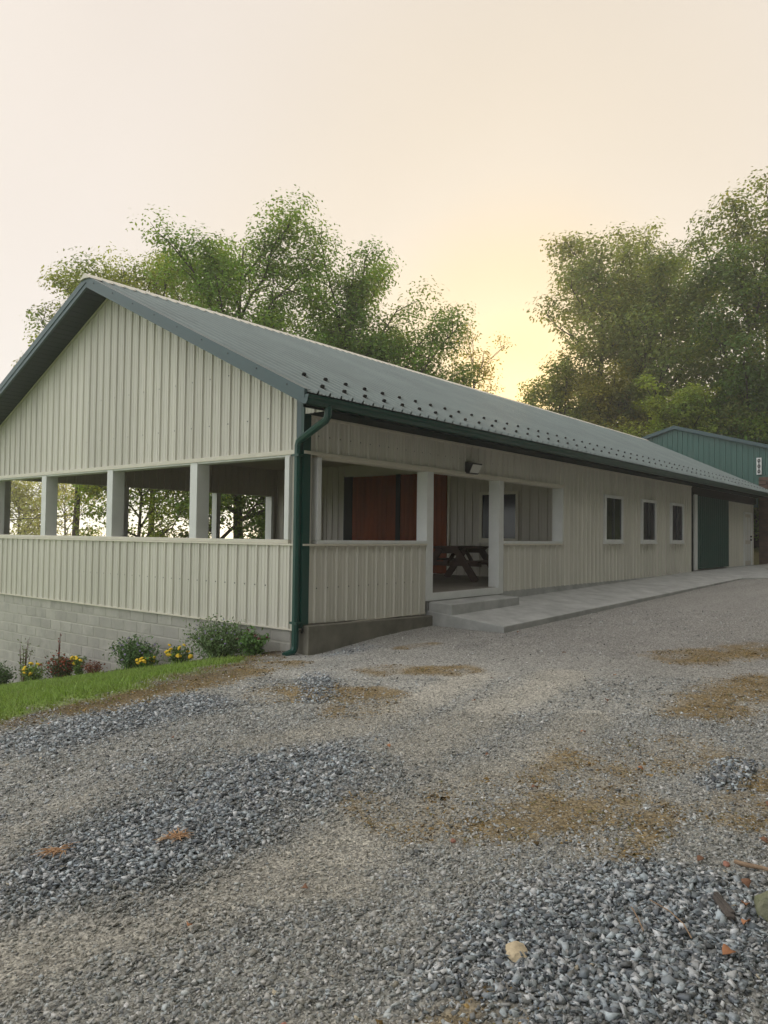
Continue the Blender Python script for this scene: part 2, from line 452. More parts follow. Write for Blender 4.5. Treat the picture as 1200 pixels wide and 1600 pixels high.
F = np.stack([idx[:-1, :-1], idx[1:, :-1], idx[1:, 1:], idx[:-1, 1:]], -1).reshape(-1, 4)
g = obj('ground', np_mesh('ground', np.stack([GX, GY, GZ], -1).reshape(-1, 3), F, c.reshape(-1, 3), True), 'ground')
tag(g, kind='structure')
def gz(x, y):
    q = masks(np.array([x]), np.array([y]))
    return float((T(x, y) + q['hz'] + 0.030 * (fbm(np.array([x * 1.1]), np.array([y * 1.1]), 41) - 0.5) * sstep(12, 6, np.hypot(x + 3, y + 4)))[0])

# ------------------------------------------------------------------ concrete walk
def zb(x): return 0.285 + 0.0175 * min(x, 18) + 0.003 * max(0, x - 18)
def zf(x): return 0.141 + 0.0178 * min(x, 18) + 0.003 * max(0, x - 18)
b = MB()
xs = [3.0, 5.9, 8.8, 11.7, 14.6, 17.37]
for a, d in zip(xs[:-1], xs[1:]):
    d2 = d - 0.012
    b.hexa([(a, -1.5, zf(a) - 0.35), (d2, -1.5, zf(d) - 0.35), (d2, -0.004, zb(d) - 0.4), (a, -0.004, zb(a) - 0.4),
            (a, -1.5, zf(a)), (d2, -1.5, zf(d)), (d2, -0.004, zb(d)), (a, -0.004, zb(a))])
b.hexa([(17.37, -1.5, 0.1), (28.0, -9.0, 0.1), (28.0, -0.004, 0.1), (17.37, -0.004, 0.1),
        (17.37, -1.5, zf(17.37)), (28.0, -9.0, 0.47), (28.0, -0.004, zb(26)), (17.37, -0.004, zb(17.37))])
walk = b.build('walkway', 'concrete', bevel=0.012)
tag(walk, kind='structure')
b = MB().hexa([(3.008, -0.50, 0.2), (5.27, -0.52, 0.25), (5.27, -0.03, 0.25), (3.008, -0.03, 0.2), (3.008, -0.50, 0.472), (5.27, -0.52, 0.478), (5.27, -0.03, 0.49), (3.008, -0.03, 0.49)])
tag(b.build('concrete_step', 'concrete', bevel=0.015), 'low grey concrete step below the open porch doorway', 'step')

# ------------------------------------------------------------------ long building
B = thing('long_building', 'long cream metal-sided building with open porch end and ribbed green roof', 'building')
W, YR = 10.06, 5.03
SL = 0.479
def zroof(y): return 3.50 + SL * ((y + 0.5) if y <= YR else (2 * YR + 0.5 - y))
ZSOF = 3.30
PITCH_R = 0.2286
PROF = [(-0.021, 0), (-0.011, 0.028), (0.011, 0.028), (0.021, 0), (0.064, 0), (0.069, 0.006), (0.085, 0.006), (0.090, 0),
        (0.138, 0), (0.143, 0.006), (0.159, 0.006), (0.164, 0)]
def prof_pts(s0, s1, phase):
    """(s, height) samples of the ribbed sheet between s0 and s1"""
    out = []
    k0 = int(math.floor((s0 - phase) / PITCH_R)) - 1; k1 = int(math.ceil((s1 - phase) / PITCH_R)) + 1
    allp = [(phase + k * PITCH_R + a, h) for k in range(k0, k1 + 1) for a, h in PROF]
    S = [p[0] for p in allp]; H = [p[1] for p in allp]
    out = [(s0, float(np.interp(s0, S, H)))] + [p for p in allp if s0 + 1e-4 < p[0] < s1 - 1e-4] + [(s1, float(np.interp(s1, S, H)))]
    return out
SID = [M['siding']] + [mat('cream_siding_paint', tuple(v * kk for v in lin(213, 210, 199)), 0.42, 0.08, 1.6, streak=True, bump=0.35, bscale=2.5) for kk in (0.955, 1.03)]
def panels(parent, P, s0, s1, zlo, zhi, phase, material='siding', name='siding_panel', width=4 * PITCH_R, breaks=()):
    """ribbed sheets side by side. P(s, h, z) -> point; zlo/zhi are functions of s"""
    zlo = zlo if callable(zlo) else (lambda s, v=zlo: v)
    zhi = zhi if callable(zhi) else (lambda s, v=zhi: v)
    k = math.ceil((s0 - phase - 0.035) / width); cuts = [s0]
    while phase + 0.035 + k * width < s1 - 0.05:
        if phase + 0.035 + k * width > s0 + 0.05: cuts.append(phase + 0.035 + k * width)
        k += 1
    cuts.append(s1); cuts = sorted(set(cuts) | set(b_ for b_ in breaks if s0 < b_ < s1))
    res = []
    for a, d in zip(cuts[:-1], cuts[1:]):
        pts = prof_pts(a, d, phase)
        mb = MB(); n = len(pts); lift = 0.0015 * (len(res) % 2)
        vs_ = [P(s, h + lift, zlo(s)) for s, h in pts] + [P(s, h + lift, zhi(s)) for s, h in pts]
        mb.add(vs_, [(i, i + 1, i + 1 + n, i + n) for i in range(n - 1)])
        res.append(mb.build(name, random.choice(SID) if material == 'siding' else material, parent))
    return res

# --- foundation of concrete blocks under the gable, poured plinth on the front
f = MB()
f.box(0.0185, 0.25, 0.22, W, -2.2, 0.26)
found = f.build('foundation', 'mortar', B)
blk = MB().add([(0.02, 0.006, 0.006), (0.02, 0.394, 0.006), (0.02, 0.394, 0.190), (0.02, 0.006, 0.190),
                (0.012, 0.014, 0.014), (0.012, 0.386, 0.014), (0.012, 0.386, 0.182), (0.012, 0.014, 0.182),
                (0.05, 0.006, 0.006), (0.05, 0.394, 0.006), (0.05, 0.394, 0.190), (0.05, 0.006, 0.190)],
               [(4, 7, 6, 5), (0, 4, 5, 1), (1, 5, 6, 2), (2, 6, 7, 3), (3, 7, 4, 0), (0, 1, 9, 8), (1, 2, 10, 9), (2, 3, 11, 10), (3, 0, 8, 11)]).mesh('concrete_block')
blk.materials.append(M['block'])
blkmats = [M['block']] + [mat('block_face', tuple(min(1, v * kk) for v in lin(174, 172, 165)), 0.9, 0.14, 2.2, bump=0.5, bscale=70) for kk in (0.93, 1.06)]
blks = [blk]
for mm in blkmats[1:]:
    q = blk.copy(); q.materials.clear(); q.materials.append(mm); blks.append(q)
for r_ in range(10):
    z0 = 0.068 - 0.2 * r_ + 0.002
    y = 0.22 - (0.2 if r_ % 2 else 0.0)
    while y < W - 0.2:
        ymid = y + 0.2
        if y > 0.2 - 1e-3 and z0 + 0.2 > float(T(0, ymid)) - 0.25:
            o = obj('concrete_block', random.choice(blks), None, found)
            o.location = (random.uniform(-0.002, 0.002), y, z0)
        y += 0.4
for r_ in range(1, 10, 2):       # half blocks that end every second course
    o = obj('concrete_block', random.choice(blks), None, found)
    o.location = (0, 0.22, 0.070 - 0.2 * r_); o.scale = (1, 0.49, 1)
pl = MB()
pl.hexa([(0.03, -0.12, -0.6), (3.02, -0.12, -0.6), (3.02, 0.20, -0.6), (0.03, 0.20, -0.6), (0.03, -0.12, 0.335), (3.02, -0.12, 0.262), (3.02, 0.20, 0.262), (0.03, 0.20, 0.335)])
pl.build('plinth', 'oldconcrete', B, bevel=0.012)
pl = MB().box(5.45, 17.35, -0.016, 0.18, 0.0, 0.54).box(17.35, 25.5, 0.01, 0.18, 0.0, 0.62).box(3.02, 5.45, -0.002, 0.18, 0.0, 0.515)
pl.build('plinth', 'concrete', B)

# --- wall cores
wl_ = MB()
wl_.box(0.022, 0.19, 0.022, W, 0.27, 1.45)                       # gable, below the openings
wl_.box(0.022, 0.19, 0.022, W, 2.80, 3.62)
wl_.add([(0.022, 0.0, 3.62), (0.022, W, 3.62), (0.022, YR, 5.97), (0.19, 0.0, 3.62), (0.19, W, 3.62), (0.19, YR, 5.97)],
        [(0, 1, 2), (5, 4, 3), (0, 2, 5, 3), (2, 1, 4, 5), (1, 0, 3, 4)])
wl_.box(0.022, 0.19, 0.0222, 0.245, 1.45, 2.80).box(0.022, 0.19, W - 0.3, W, 1.45, 2.80)
gable = wl_.build('gable_wall', 'lining', B)
PG = lambda s, h, z: (-h, s, z)
panels(gable, PG, 0.03, W, 0.268, 1.452, 0.236)
def rake(s): return 6.004 - SL * abs(s - YR) - 0.005
panels(gable, PG, 0.03, W, 2.80, rake, 0.236)
t = MB()
for (z0, z1, p_) in ((2.742, 2.805, 0.040), (1.448, 1.475, 0.040)):
    t.box(-p_, 0.02, 0.06, W - 0.02, z0, z1)
t.box(-0.030, 0.02, 0.06, W, 0.252, 0.275)
t.build('trim', 'creamtrim', gable)
t = MB(); t.box(-0.030, 0.205, 0.255, W - 0.28, 1.475, 1.530)
t.build('sill', 'creamtrim', gable, bevel=0.008)
t = MB(); t.box(-0.012, 0.20, 0.248, W - 0.28, 2.715, 2.742)
t.build('opening_head', 'trim', gable)
t = MB().box(-0.036, 0.20, 0.248, 0.338, 1.531, 2.714); t.build('jamb', 'trim', gable)
for y0 in (2.378, 4.842, 7.278, 9.62):
    MB().box(-0.022, 0.225, y0, y0 + 0.185, 1.476, 2.741).build('post', 'trim', B, bevel=0.006)

# --- front wall
fwm = MB()
fwm.box(0.19, 2.94, 0.022, 0.19, 0.29, 1.45).box(0.19, 8.115, 0.022, 0.19, 2.78, 3.60).box(5.52, 8.115, 0.022, 0.19, 0.53, 1.45)
fwm.box(8.115, 17.33, 0.022, 0.19, 0.53, 3.60).box(17.33, 25.5, 0.08, 0.19, 0.6, 3.60).box(25.33, 25.5, 0.19, W, 0.6, 3.6)
front = fwm.build('front_wall', 'lining', B)
PF = lambda s, h, z: (s, -h, z)
panels(front, PF, 0.10, 2.945, lambda s: 0.357 - 0.0283 * s, 1.452, 0.2507)
panels(front, PF, 0.10, 8.115, 2.78, ZSOF, 0.2507)
panels(front, PF, 5.52, 8.115, 0.53, 1.452, 0.2507)
panels(front, PF, 8.115, 17.33, 0.53, ZSOF, 0.2507)
PF2 = lambda s, h, z: (s, 0.06 - h, z)
panels(front, PF2, 21.44, 23.84, 0.62, ZSOF - 0.28, 0.2507)
panels(front, PF2, 25.02, 25.5, 0.62, ZSOF - 0.28, 0.2507)
panels(front, PF2, 23.84, 25.02, 2.70, ZSOF - 0.28, 0.2507)
t = MB()
t.box(-0.02, 8.16, -0.045, 0.02, 2.742, 2.785).box(-0.02, 2.94, -0.045, 0.02, 1.448, 1.475).box(5.52, 8.16, -0.045, 0.02, 1.448, 1.475)
t.box(0.10, 17.33, -0.024, 0.0, 3.262, ZSOF - 0.001).box(0.1, 2.94, -0.024, 0.0, 0.30, 0.31)
t.build('trim', 'creamtrim', front)
for x0, x1 in ((0.27, 2.94), (5.52, 8.11)):
    MB().box(x0, x1, -0.03, 0.205, 1.475, 1.525).build('sill', 'trim', front, bevel=0.008)
MB().box(0.27, 8.11, -0.012, 0.2, 2.712, 2.742).build('opening_head', 'creamtrim', front)
MB().box(0.262, 0.335, -0.036, 0.20, 1.526, 2.711).build('jamb', 'trim', front)
MB().box(8.055, 8.125, -0.036, 0.20, 1.526, 2.711).build('jamb', 'trim', front)
MB().box(2.945, 3.135, -0.022, 0.20, 0.50, 2.711).build('post', 'trim', B, bevel=0.006)
MB().box(5.345, 5.52, -0.022, 0.215, 0.50, 2.711).build('post', 'trim', B, bevel=0.006)
MB().box(3.136, 5.344, -0.018, 0.05, 0.50, 0.625).build('threshold', 'trim', B)

# --- corner trims
MB().box(-0.028, 0.012, -0.03, 0.028, 0.30, 3.46).box(0.0121, 0.115, -0.03, 0.0, 0.345, ZSOF).build('corner_trim', 'green', B)
MB().box(-0.0285, -0.004, 0.0281, 0.115, 2.81, 3.60).build('corner_trim', 'fascia', B)  # gable side of the green trim, sky light put into its colour

# --- partition, back wall, floor, ceiling of the porch
XP = 8.60
pm = MB(); pm.box(XP, XP + 0.15, 0.19, W - 0.2, 0.60, 3.60)
part = pm.build('partition_wall', 'lining', B)
PP = lambda s, h, z: (XP - 0.002 - h, s, z)
panels(part, PP, 0.20, 3.32, 0.63, 3.59, 0.15, 'lining')
panels(part, PP, 6.95, W - 0.2, 0.63, 3.59, 0.15, 'lining')
bm_ = MB(); bm_.box(0.19, 25.3, W - 0.19, W, 2.78, 3.60).box(0.19, 25.3, W - 0.19, W, -0.5, 1.45)
bm_.box(8.45, 25.3, W - 0.19, W, 1.45, 2.78)
back = bm_.build('back_wall', 'lining', B)
PB = lambda s, h, z: (s, W - 0.192 - h, z)
panels(back, PB, 0.2, 8.58, 2.78, 3.59, 0.2, 'lining')
for x0 in (3.33, 0.32, 6.3):
    MB().box(x0, x0 + 0.14, W - 0.2, W + 0.01, 1.45, 2.78).build('post', 'trim', B)
MB().box(8.36, 8.455, W - 0.26, W + 0.01, 1.45, 2.77).build('post', 'trim', B)
MB().box(0.19, 8.6, 0.051, W - 0.19, 0.45, 0.63).build('porch_floor', 'floor', B)
cl = MB(); cl.box(0.19, 25.3, 0.19, W - 0.19, 3.615, 3.66)
ceil = cl.build('ceiling', 'darkmetal', B)
k = 0.2
while k < 8.55:
    MB().box(k, min(k + 0.385, 8.59), 0.195, W - 0.195, 3.598, 3.6145).build('ceiling_panel', 'ceiling', ceil); k += 0.4
# sliding plank doors inside
def plank_door(y0, y1, z1):
    d = MB().box(XP - 0.05, XP - 0.025, y0, y1, 0.66, z1).build('barn_door', 'wood_red', B)
    n = max(3, round((y1 - y0) / 0.155)); w = (y1 - y0) / n
    for i in range(n):
        MB().box(XP - 0.072 - random.uniform(0, 0.003), XP - 0.051, y0 + i * w + 0.004, y0 + (i + 1) * w - 0.004, 0.655, z1 + 0.004).build('plank', 'wood_red', d)
    return d
plank_door(3.40, 4.90, 3.25); plank_door(5.06, 6.62, 3.25)
MB().box(XP - 0.08, XP - 0.02, 6.63, 6.95, 0.64, 3.27).box(XP - 0.09, XP - 0.03, 4.91, 5.05, 0.64, 3.27).build('door_gap_strip', 'darkmetal', B)  # dark strips filling the gaps beside the plank doors
MB().box(XP - 0.06, XP - 0.004, 3.32, 3.385, 0.64, 3.3).build('trim', 'creamtrim', B)
def window(parent, P, s0, s1, z0, z1, fr, depth=0.062, mull=None, tr='creamtrim', name='window'):
    """P(s, out, z) maps to the wall; out counts away from the wall face"""
    def bx(mb, a, c_, o0, o1, e, g_):
        pts = [P(a, o0, e), P(c_, o0, e), P(c_, o1, e), P(a, o1, e), P(a, o0, g_), P(c_, o0, g_), P(c_, o1, g_), P(a, o1, g_)]
        return mb.hexa(pts)
    fm = MB()
    bx(fm, s0, s0 + fr, 0.0, depth, z0, z1); bx(fm, s1 - fr, s1, 0.0, depth, z0, z1)
    bx(fm, s0 + fr, s1 - fr, 0.0, depth - 0.002, z1 - fr, z1); bx(fm, s0 + fr, s1 - fr, 0.0, depth - 0.002, z0, z0 + fr)
    wdw = fm.build(name, tr, parent)
    bx(MB(), s0 + fr, s1 - fr, 0.032, 0.0345, z0 + fr, z1 - fr).build('pane', 'glass', wdw)
    bx(MB(), s0 - 0.03, s1 + 0.03, 0.0, depth + 0.02, z0 - 0.035, z0 - 0.001).build('sill', tr, wdw)
    if mull: bx(MB(), mull[0], mull[1], 0.0346, 0.046, z0 + fr, z1 - fr).build('mullion', 'navy', wdw)
    return wdw
PO = lambda s, o, z: (XP - 0.004 - o, s, z)
window(B, PO, 1.33, 2.42, 1.50, 2.72, 0.075, mull=(1.80, 1.86))
window(B, PO, 7.83, 8.85, 1.47, 2.72, 0.075)
PW = lambda s, o, z: (s, -0.004 - o, z)
for x0, x1 in ((10.38, 11.53), (12.88, 13.98), (15.265, 16.385)):
    window(B, PW, x0, x1, 1.505, 2.69, 0.075, 0.066, mull=(x0 + 0.50, x0 + 0.64), tr='trim')
# sliding door, track, edge post, entry door
sd = MB().box(17.80, 21.44, -0.052, -0.012, 0.66, 3.02).build('sliding_door', 'green', B)
PS = lambda s, h, z: (s, -0.054 - h, z)
panels(sd, PS, 17.80, 21.44, 0.655, 3.02, 17.86, 'green', 'door_panel')
MB().box(17.52, 17.79, -0.06, 0.02, 0.62, 3.05).build('edge_post', 'trim', B)
MB().box(17.335, 17.519, -0.01, 0.09, 0.55, 3.3).box(17.34, 25.5, -0.02, 0.079, 3.03, 3.299).build('door_track', 'darkmetal', B)
MB().box(17.4, 25.45, -0.06, -0.02, 3.07, 3.11).build('track_rail', 'darkmetal', B)
ed = MB().box(23.93, 24.93, 0.03, 0.075, 0.64, 2.62).build('entry_door', 'lining', B)
MB().box(23.84, 23.93, -0.01, 0.079, 0.62, 2.70).box(24.93, 25.02, -0.01, 0.079, 0.62, 2.70).box(23.93, 24.93, -0.01, 0.079, 2.62, 2.70).build('door_frame', 'trim', ed)
for z0, z1 in ((0.80, 1.45), (1.6, 2.5)):
    MB().box(24.10, 24.40, 0.018, 0.0295, z0, z1).box(24.50, 24.80, 0.018, 0.0295, z0, z1).build('door_inset', 'trim', ed, bevel=0.005)
for zz in (1.62, 1.75):
    MB().tube([(24.86, 0.03, zz), (24.86, -0.03, zz)], 0.032, 10).build('knob', 'black', ed, smooth=True)

# --- roof
XR0, XR1 = -0.5, 27.3
nrm = math.sqrt(1 + SL * SL)
dk = MB()
TH = 0.13
for sgn in (1, -1):
    ye = -0.5 if sgn == 1 else W + 0.5
    dk.hexa([(XR0 + 0.03, ye, 3.5 - TH), (XR1, ye, 3.5 - TH), (XR1, YR, zroof(YR) - TH), (XR0 + 0.03, YR, zroof(YR) - TH),
             (XR0 + 0.03, ye, 3.5 - 0.02), (XR1, ye, 3.5 - 0.02), (XR1, YR, zroof(YR) - 0.02), (XR0 + 0.03, YR, zroof(YR) - 0.02)])
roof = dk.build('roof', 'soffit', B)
def PR(sg):
    def f_(s, h, z):   # z runs 0..1 from eave to ridge
        y = -0.54 + z * (YR + 0.50); zz = 3.50 + SL * (y + 0.5)
        h = h * 1.8
        y2, z2 = y - h * SL / nrm, zz + h / nrm
        return (s, y2 if sg > 0 else 2 * YR - y2, z2)
    return f_
panels(roof, PR(1), XR0 + 0.02, XR1, 0.0, 1.0, 0.17, 'roof', 'roof_panel')
for o in panels(roof, PR(-1), XR0 + 0.02, XR1, 0.0, 1.0, 0.17, 'roof', 'roof_panel', width=16 * PITCH_R): pass
# rake trim (upper band + lower band) and rake soffit with boards
for sg in (1, -1):
    yy = lambda y: y if sg > 0 else 2 * YR - y
    def band(mb, dz0, dz1, x0, x1):
        mb.hexa([(x0, yy(-0.53), 3.486 + dz0), (x1, yy(-0.53), 3.486 + dz0), (x1, yy(YR), zroof(YR) + dz0), (x0, yy(YR), zroof(YR) + dz0),
                 (x0, yy(-0.53), 3.486 + dz1), (x1, yy(-0.53), 3.486 + dz1), (x1, yy(YR), zroof(YR) + dz1), (x0, yy(YR), zroof(YR) + dz1)])
    mb = MB(); band(mb, -0.085, 0.030, XR0 - 0.030, XR0 + 0.02); band(mb, 0.0301, 0.036, XR0 - 0.03, XR0 + 0.09); mb.build('rake_trim', 'fascia', roof)
    mb = MB(); band(mb, -0.17, -0.086, XR0 - 0.018, XR0 + 0.02); mb.build('fascia_board', 'fascia', roof)
    n = 44
    for i in range(n):
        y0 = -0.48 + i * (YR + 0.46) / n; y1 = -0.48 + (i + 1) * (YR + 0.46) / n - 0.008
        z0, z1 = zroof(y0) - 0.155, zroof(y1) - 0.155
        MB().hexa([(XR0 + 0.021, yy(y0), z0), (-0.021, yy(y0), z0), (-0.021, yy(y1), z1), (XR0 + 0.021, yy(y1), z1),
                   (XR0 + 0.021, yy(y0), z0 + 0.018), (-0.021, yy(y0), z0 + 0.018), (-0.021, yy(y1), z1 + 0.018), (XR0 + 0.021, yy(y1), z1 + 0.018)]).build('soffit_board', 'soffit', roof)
    mb = MB(); x0, x1 = -0.035, -0.02
    mb.hexa([(x0, yy(-0.02), zroof(-0.02) - 0.19), (x1, yy(-0.02), zroof(-0.02) - 0.19), (x1, yy(YR), zroof(YR) - 0.19), (x0, yy(YR), zroof(YR) - 0.19),
             (x0, yy(-0.02), zroof(-0.02) - 0.155), (x1, yy(-0.02), zroof(-0.02) - 0.155), (x1, yy(YR), zroof(YR) - 0.155), (x0, yy(YR), zroof(YR) - 0.155)])
    mb.build('trim', 'creamtrim', roof)
# ridge cap with vent, screws along the rake
rc = MB()
rc.add([(XR0 - 0.06, YR - 0.17, zroof(YR) - 0.038), (XR0 - 0.06, YR, zroof(YR) + 0.075), (XR0 - 0.06, YR + 0.17, zroof(YR) - 0.038),
        (XR1, YR - 0.17, zroof(YR) - 0.038), (XR1, YR, zroof(YR) + 0.075), (XR1, YR + 0.17, zroof(YR) - 0.038), (XR0 - 0.06, YR, zroof(YR) - 0.02), (XR1, YR, zroof(YR) - 0.02)],
       [(0, 3, 4, 1), (1, 4, 5, 2), (0, 1, 2, 6), (3, 7, 5, 4), (0, 6, 7, 3), (6, 2, 5, 7)])
rc.build('ridge_cap', 'creamtrim', roof)  # cream colour stands in for sky reflected off the cap
scr = MB().box(-0.006, 0.0, -0.009, 0.009, -0.009, 0.009).mesh('screw'); scr.materials.append(M['black'])
for i in range(9):
    y = -0.2 + i * 0.62
    o = obj('screw', scr, None, roof); o.location = (XR0 - 0.031, y, zroof(y) - 0.03)
# snow guards: two staggered rows
sg_ = MB()
sg_.box(-0.040, 0.040, -0.055, 0.030, 0.0, 0.016)
sg_.add([(-0.045, 0.014, 0.016), (0.045, 0.014, 0.016), (0.045, 0.030, 0.016), (-0.045, 0.030, 0.016),
         (-0.052, 0.014, 0.062), (0.052, 0.014, 0.062), (0.052, 0.030, 0.062), (-0.052, 0.030, 0.062),
         (-0.024, 0.014, 0.078), (0.024, 0.014, 0.078), (0.024, 0.030, 0.078), (-0.024, 0.030, 0.078)],
        [(0, 1, 5, 4), (2, 3, 7, 6), (1, 2, 6, 5), (3, 0, 4, 7), (4, 5, 9, 8), (6, 7, 11, 10), (5, 6, 10, 9), (7, 4, 8, 11), (8, 9, 10, 11)])
sgm = sg_.mesh('snow_guard'); sgm.materials.append(M['black'])
ang = math.atan(SL)
for row, (y0, off) in enumerate(((-0.24, 0.11), (0.36, 0.34))):
    x = off
    while x < XR1 - 0.2:
        o = obj('snow_guard', sgm, None, roof)
        o.location = (x, y0, zroof(y0) + 0.018 / nrm); o.rotation_euler = (ang, 0, 0); o.scale = (0.78, 0.78, 0.84)
        x += 2 * PITCH_R
# eave: box soffit, end return, fascia
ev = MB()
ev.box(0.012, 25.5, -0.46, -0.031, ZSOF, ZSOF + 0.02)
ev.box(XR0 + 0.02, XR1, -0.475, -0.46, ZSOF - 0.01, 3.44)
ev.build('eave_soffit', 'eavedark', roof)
ec = MB(); PE = lambda s, h, z: (-0.01 - h, s, z)
panels(roof, PE, -0.459, -0.031, ZSOF, lambda s: 3.35 + SL * (s + 0.46), 0.236, 'siding', 'end_return')
# gutter (K profile) with end cap
prof = [(-0.478, 3.44), (-0.478, 3.325), (-0.560, 3.325), (-0.588, 3.37), (-0.588, 3.40), (-0.602, 3.42), (-0.602, 3.445), (-0.590, 3.445),
        (-0.590, 3.425), (-0.577, 3.405), (-0.577, 3.372), (-0.553, 3.336), (-0.489, 3.336), (-0.489, 3.44)]
gm = MB(); n = len(prof)
xg0, xg1 = XR0 - 0.02, XR1 + 0.5
gm.add([(xg0, y, z) for y, z in prof] + [(xg1, y, z) for y, z in prof], [(i, (i + 1) % n, (i + 1) % n + n, i + n) for i in range(n)])
gut = gm.build('gutter', 'green', B)
cp = MB().add([(xg0 - 0.004, y, z) for y, z in prof[:7]] + [(xg0 + 0.003, y, z) for y, z in prof[:7]],
              [tuple(range(7)), tuple(range(13, 6, -1))] + [(i, (i + 1) % 7, (i + 1) % 7 + 7, i + 7) for i in range(7)])
cp.build('end_cap', 'fascia', gut)  # cap of the green gutter, coloured lighter for the light on its side
# downspout
dsp = MB()
path = [(-0.075, -0.530, 3.35), (-0.075, -0.530, 3.235), (-0.075, -0.518, 3.195), (-0.075, -0.49, 3.16)]
path += [(-0.075, -0.02, 2.935), (-0.075, 0.02, 2.90), (-0.075, 0.036, 2.85), (-0.075, 0.036, 0.10), (-0.077, 0.036, 0.045), (-0.092, 0.038, 0.0), (-0.13, 0.04, -0.03), (-0.26, 0.05, -0.06)]
dsp.tube(path, 0.052, 8)
ds = dsp.build('downspout', 'green', B)
for zz in (0.36, 2.7):
    MB().box(-0.13, -0.006, -0.03, 0.10, zz, zz + 0.03).build('strap', 'green', ds)
for zz in (0.32,):
    MB().tube([(-0.02, -0.04, zz), (-0.02, -0.06, zz - 0.02), (-0.02, -0.06, zz - 0.06), (-0.02, -0.03, zz - 0.08)], 0.014, 6).build('hook', 'darkmetal', ds)
# siding screws on the lower gable band (rows)
for zz in (0.84, 3.02):
    for kk in range(0, 11 if zz < 1 else 33):
        o = obj('screw', scr, None, front); o.location = (0.2507 + kk * PITCH_R + 0.045, -0.0015, zz); o.rotation_euler = (0, 0, R(90)); o.scale = (1, 0.9, 0.9)
for zz, st in ((0.86, 1), (4.05, 2), (3.3, 2)):
    for kk in range(2, 40, st):
        y = 0.236 + kk * PITCH_R + 0.05
        if zz < rake(y) - 0.1:
            o = obj('screw', scr, None, gable); o.location = (-0.0015, y, zz); o.scale = (1, 0.9, 0.9)

# wall light above the doorway
wlt = thing('wall_light', 'black wall light with white lens above the porch doorway', 'lamp', (4.28, 0, 2.86))
MB().hexa([(-0.17, -0.10, -0.10), (0.17, -0.10, -0.10), (0.17, -0.018, -0.10), (-0.17, -0.018, -0.10),
           (-0.17, -0.19, 0.09), (0.17, -0.19, 0.09), (0.17, -0.018, 0.12), (-0.17, -0.018, 0.12)]).build('housing', 'black', wlt, bevel=0.01)
MB().hexa([(-0.145, -0.115, -0.085), (0.145, -0.115, -0.085), (0.145, -0.09, -0.085), (-0.145, -0.09, -0.085),
           (-0.145, -0.196, 0.062), (0.145, -0.196, 0.062), (0.145, -0.165, 0.062), (-0.145, -0.165, 0.062)]).build('lens', 'lens', wlt, bevel=0.006)

# picnic table on the porch
pt = thing('picnic_table', 'dark brown wooden picnic table standing on the porch floor', 'table', (6.95, 1.92, 0.631), rz=R(8))
for i in range(5):
    MB().box(-0.95, 0.95, -0.375 + i * 0.151, -0.375 + i * 0.151 + 0.144, 0.72, 0.76).build('plank', 'wood_dark', pt, bevel=0.004)
for sy in (-1, 1):
    for i in range(2):
        y0 = sy * 0.70 + (i - 1) * 0.146
        MB().box(-0.95, 0.95, y0, y0 + 0.140, 0.42, 0.458).build('bench_plank', 'wood_dark', pt, bevel=0.004)
for x0 in (-0.66, 0.66):
    for sy in (-1, 1):
        MB().bar((x0, sy * 0.68, 0.0), (x0, sy * 0.18, 0.72), 0.045, 0.15, (0, sy, 0.7)).build('leg', 'wood_dark', pt)
    MB().box(x0 + 0.024, x0 + 0.062, -0.78, 0.78, 0.33, 0.42).build('bench_rail', 'wood_dark', pt)
    MB().add([(x0 + 0.024, -0.36, 0.72), (x0 + 0.024, 0.36, 0.72), (x0 + 0.024, 0.22, 0.60), (x0 + 0.024, -0.22, 0.60), (x0 + 0.062, -0.36, 0.72), (x0 + 0.062, 0.36, 0.72), (x0 + 0.062, 0.22, 0.60), (x0 + 0.062, -0.22, 0.60)],
             [(0, 1, 2, 3), (7, 6, 5, 4), (0, 4, 5, 1), (1, 5, 6, 2), (2, 6, 7, 3), (3, 7, 4, 0)]).build('top_rail', 'wood_dark', pt)
    MB().bar((x0, 0, 0.36), (x0 * 0.35, 0, 0.70), 0.04, 0.09).build('brace', 'wood_dark', pt)

# ------------------------------------------------------------------ green building behind
G = thing('green_building', 'green metal-sided gable building rising behind the far roof end', 'building')
XG = 27.45; GA, GZA, GS = 3.80, 6.72, 0.29
def grake(y): return GZA - GS * abs(y - GA)
gb = MB()
gb.add([(XG + 0.04, -5.4, 4.36), (XG + 0.04, 13.0, 4.0), (XG + 0.04, 13.0, grake(13.0)), (XG + 0.04, GA, GZA), (XG + 0.04, -5.4, grake(-5.4)),
        (XG + 9, -5.4, 4.36), (XG + 9, 13.0, 4.0), (XG + 9, 13.0, grake(13.0)), (XG + 9, GA, GZA), (XG + 9, -5.4, grake(-5.4))],
       [(0, 1, 2, 3, 4), (9, 8, 7, 6, 5), (0, 4, 9, 5), (1, 6, 7, 2)])
gw = gb.build('wall', 'gbuild', G)
PGn = lambda s, h, z: (XG + 0.03 - 1.3 * h, s, z)
panels(gw, PGn, -5.4, 13.0, lambda s: 4.37 if s < 0.32 else 3.0, grake, 0.05, 'gbuild', 'siding_panel', breaks=(0.32,))
rr = MB()
for sg in (1, -1):
    ye = 13.3 if sg > 0 else -5.7
    z1, z0 = grake(ye), GZA
    rr.hexa([(XG - 0.15, GA, z0 - 0.10), (XG + 9.2, GA, z0 - 0.10), (XG + 9.2, ye, z1 - 0.10), (XG - 0.15, ye, z1 - 0.10),
             (XG - 0.15, GA, z0 + 0.06), (XG + 9.2, GA, z0 + 0.06), (XG + 9.2, ye, z1 + 0.06), (XG - 0.15, ye, z1 + 0.06)])
rr.build('roof', 'fascia', G)
st = MB().box(XG + 0.06, XG + 0.5, -5.4, 0.30, 0.0, 4.355).build('stone_wall', 'mortar', G)
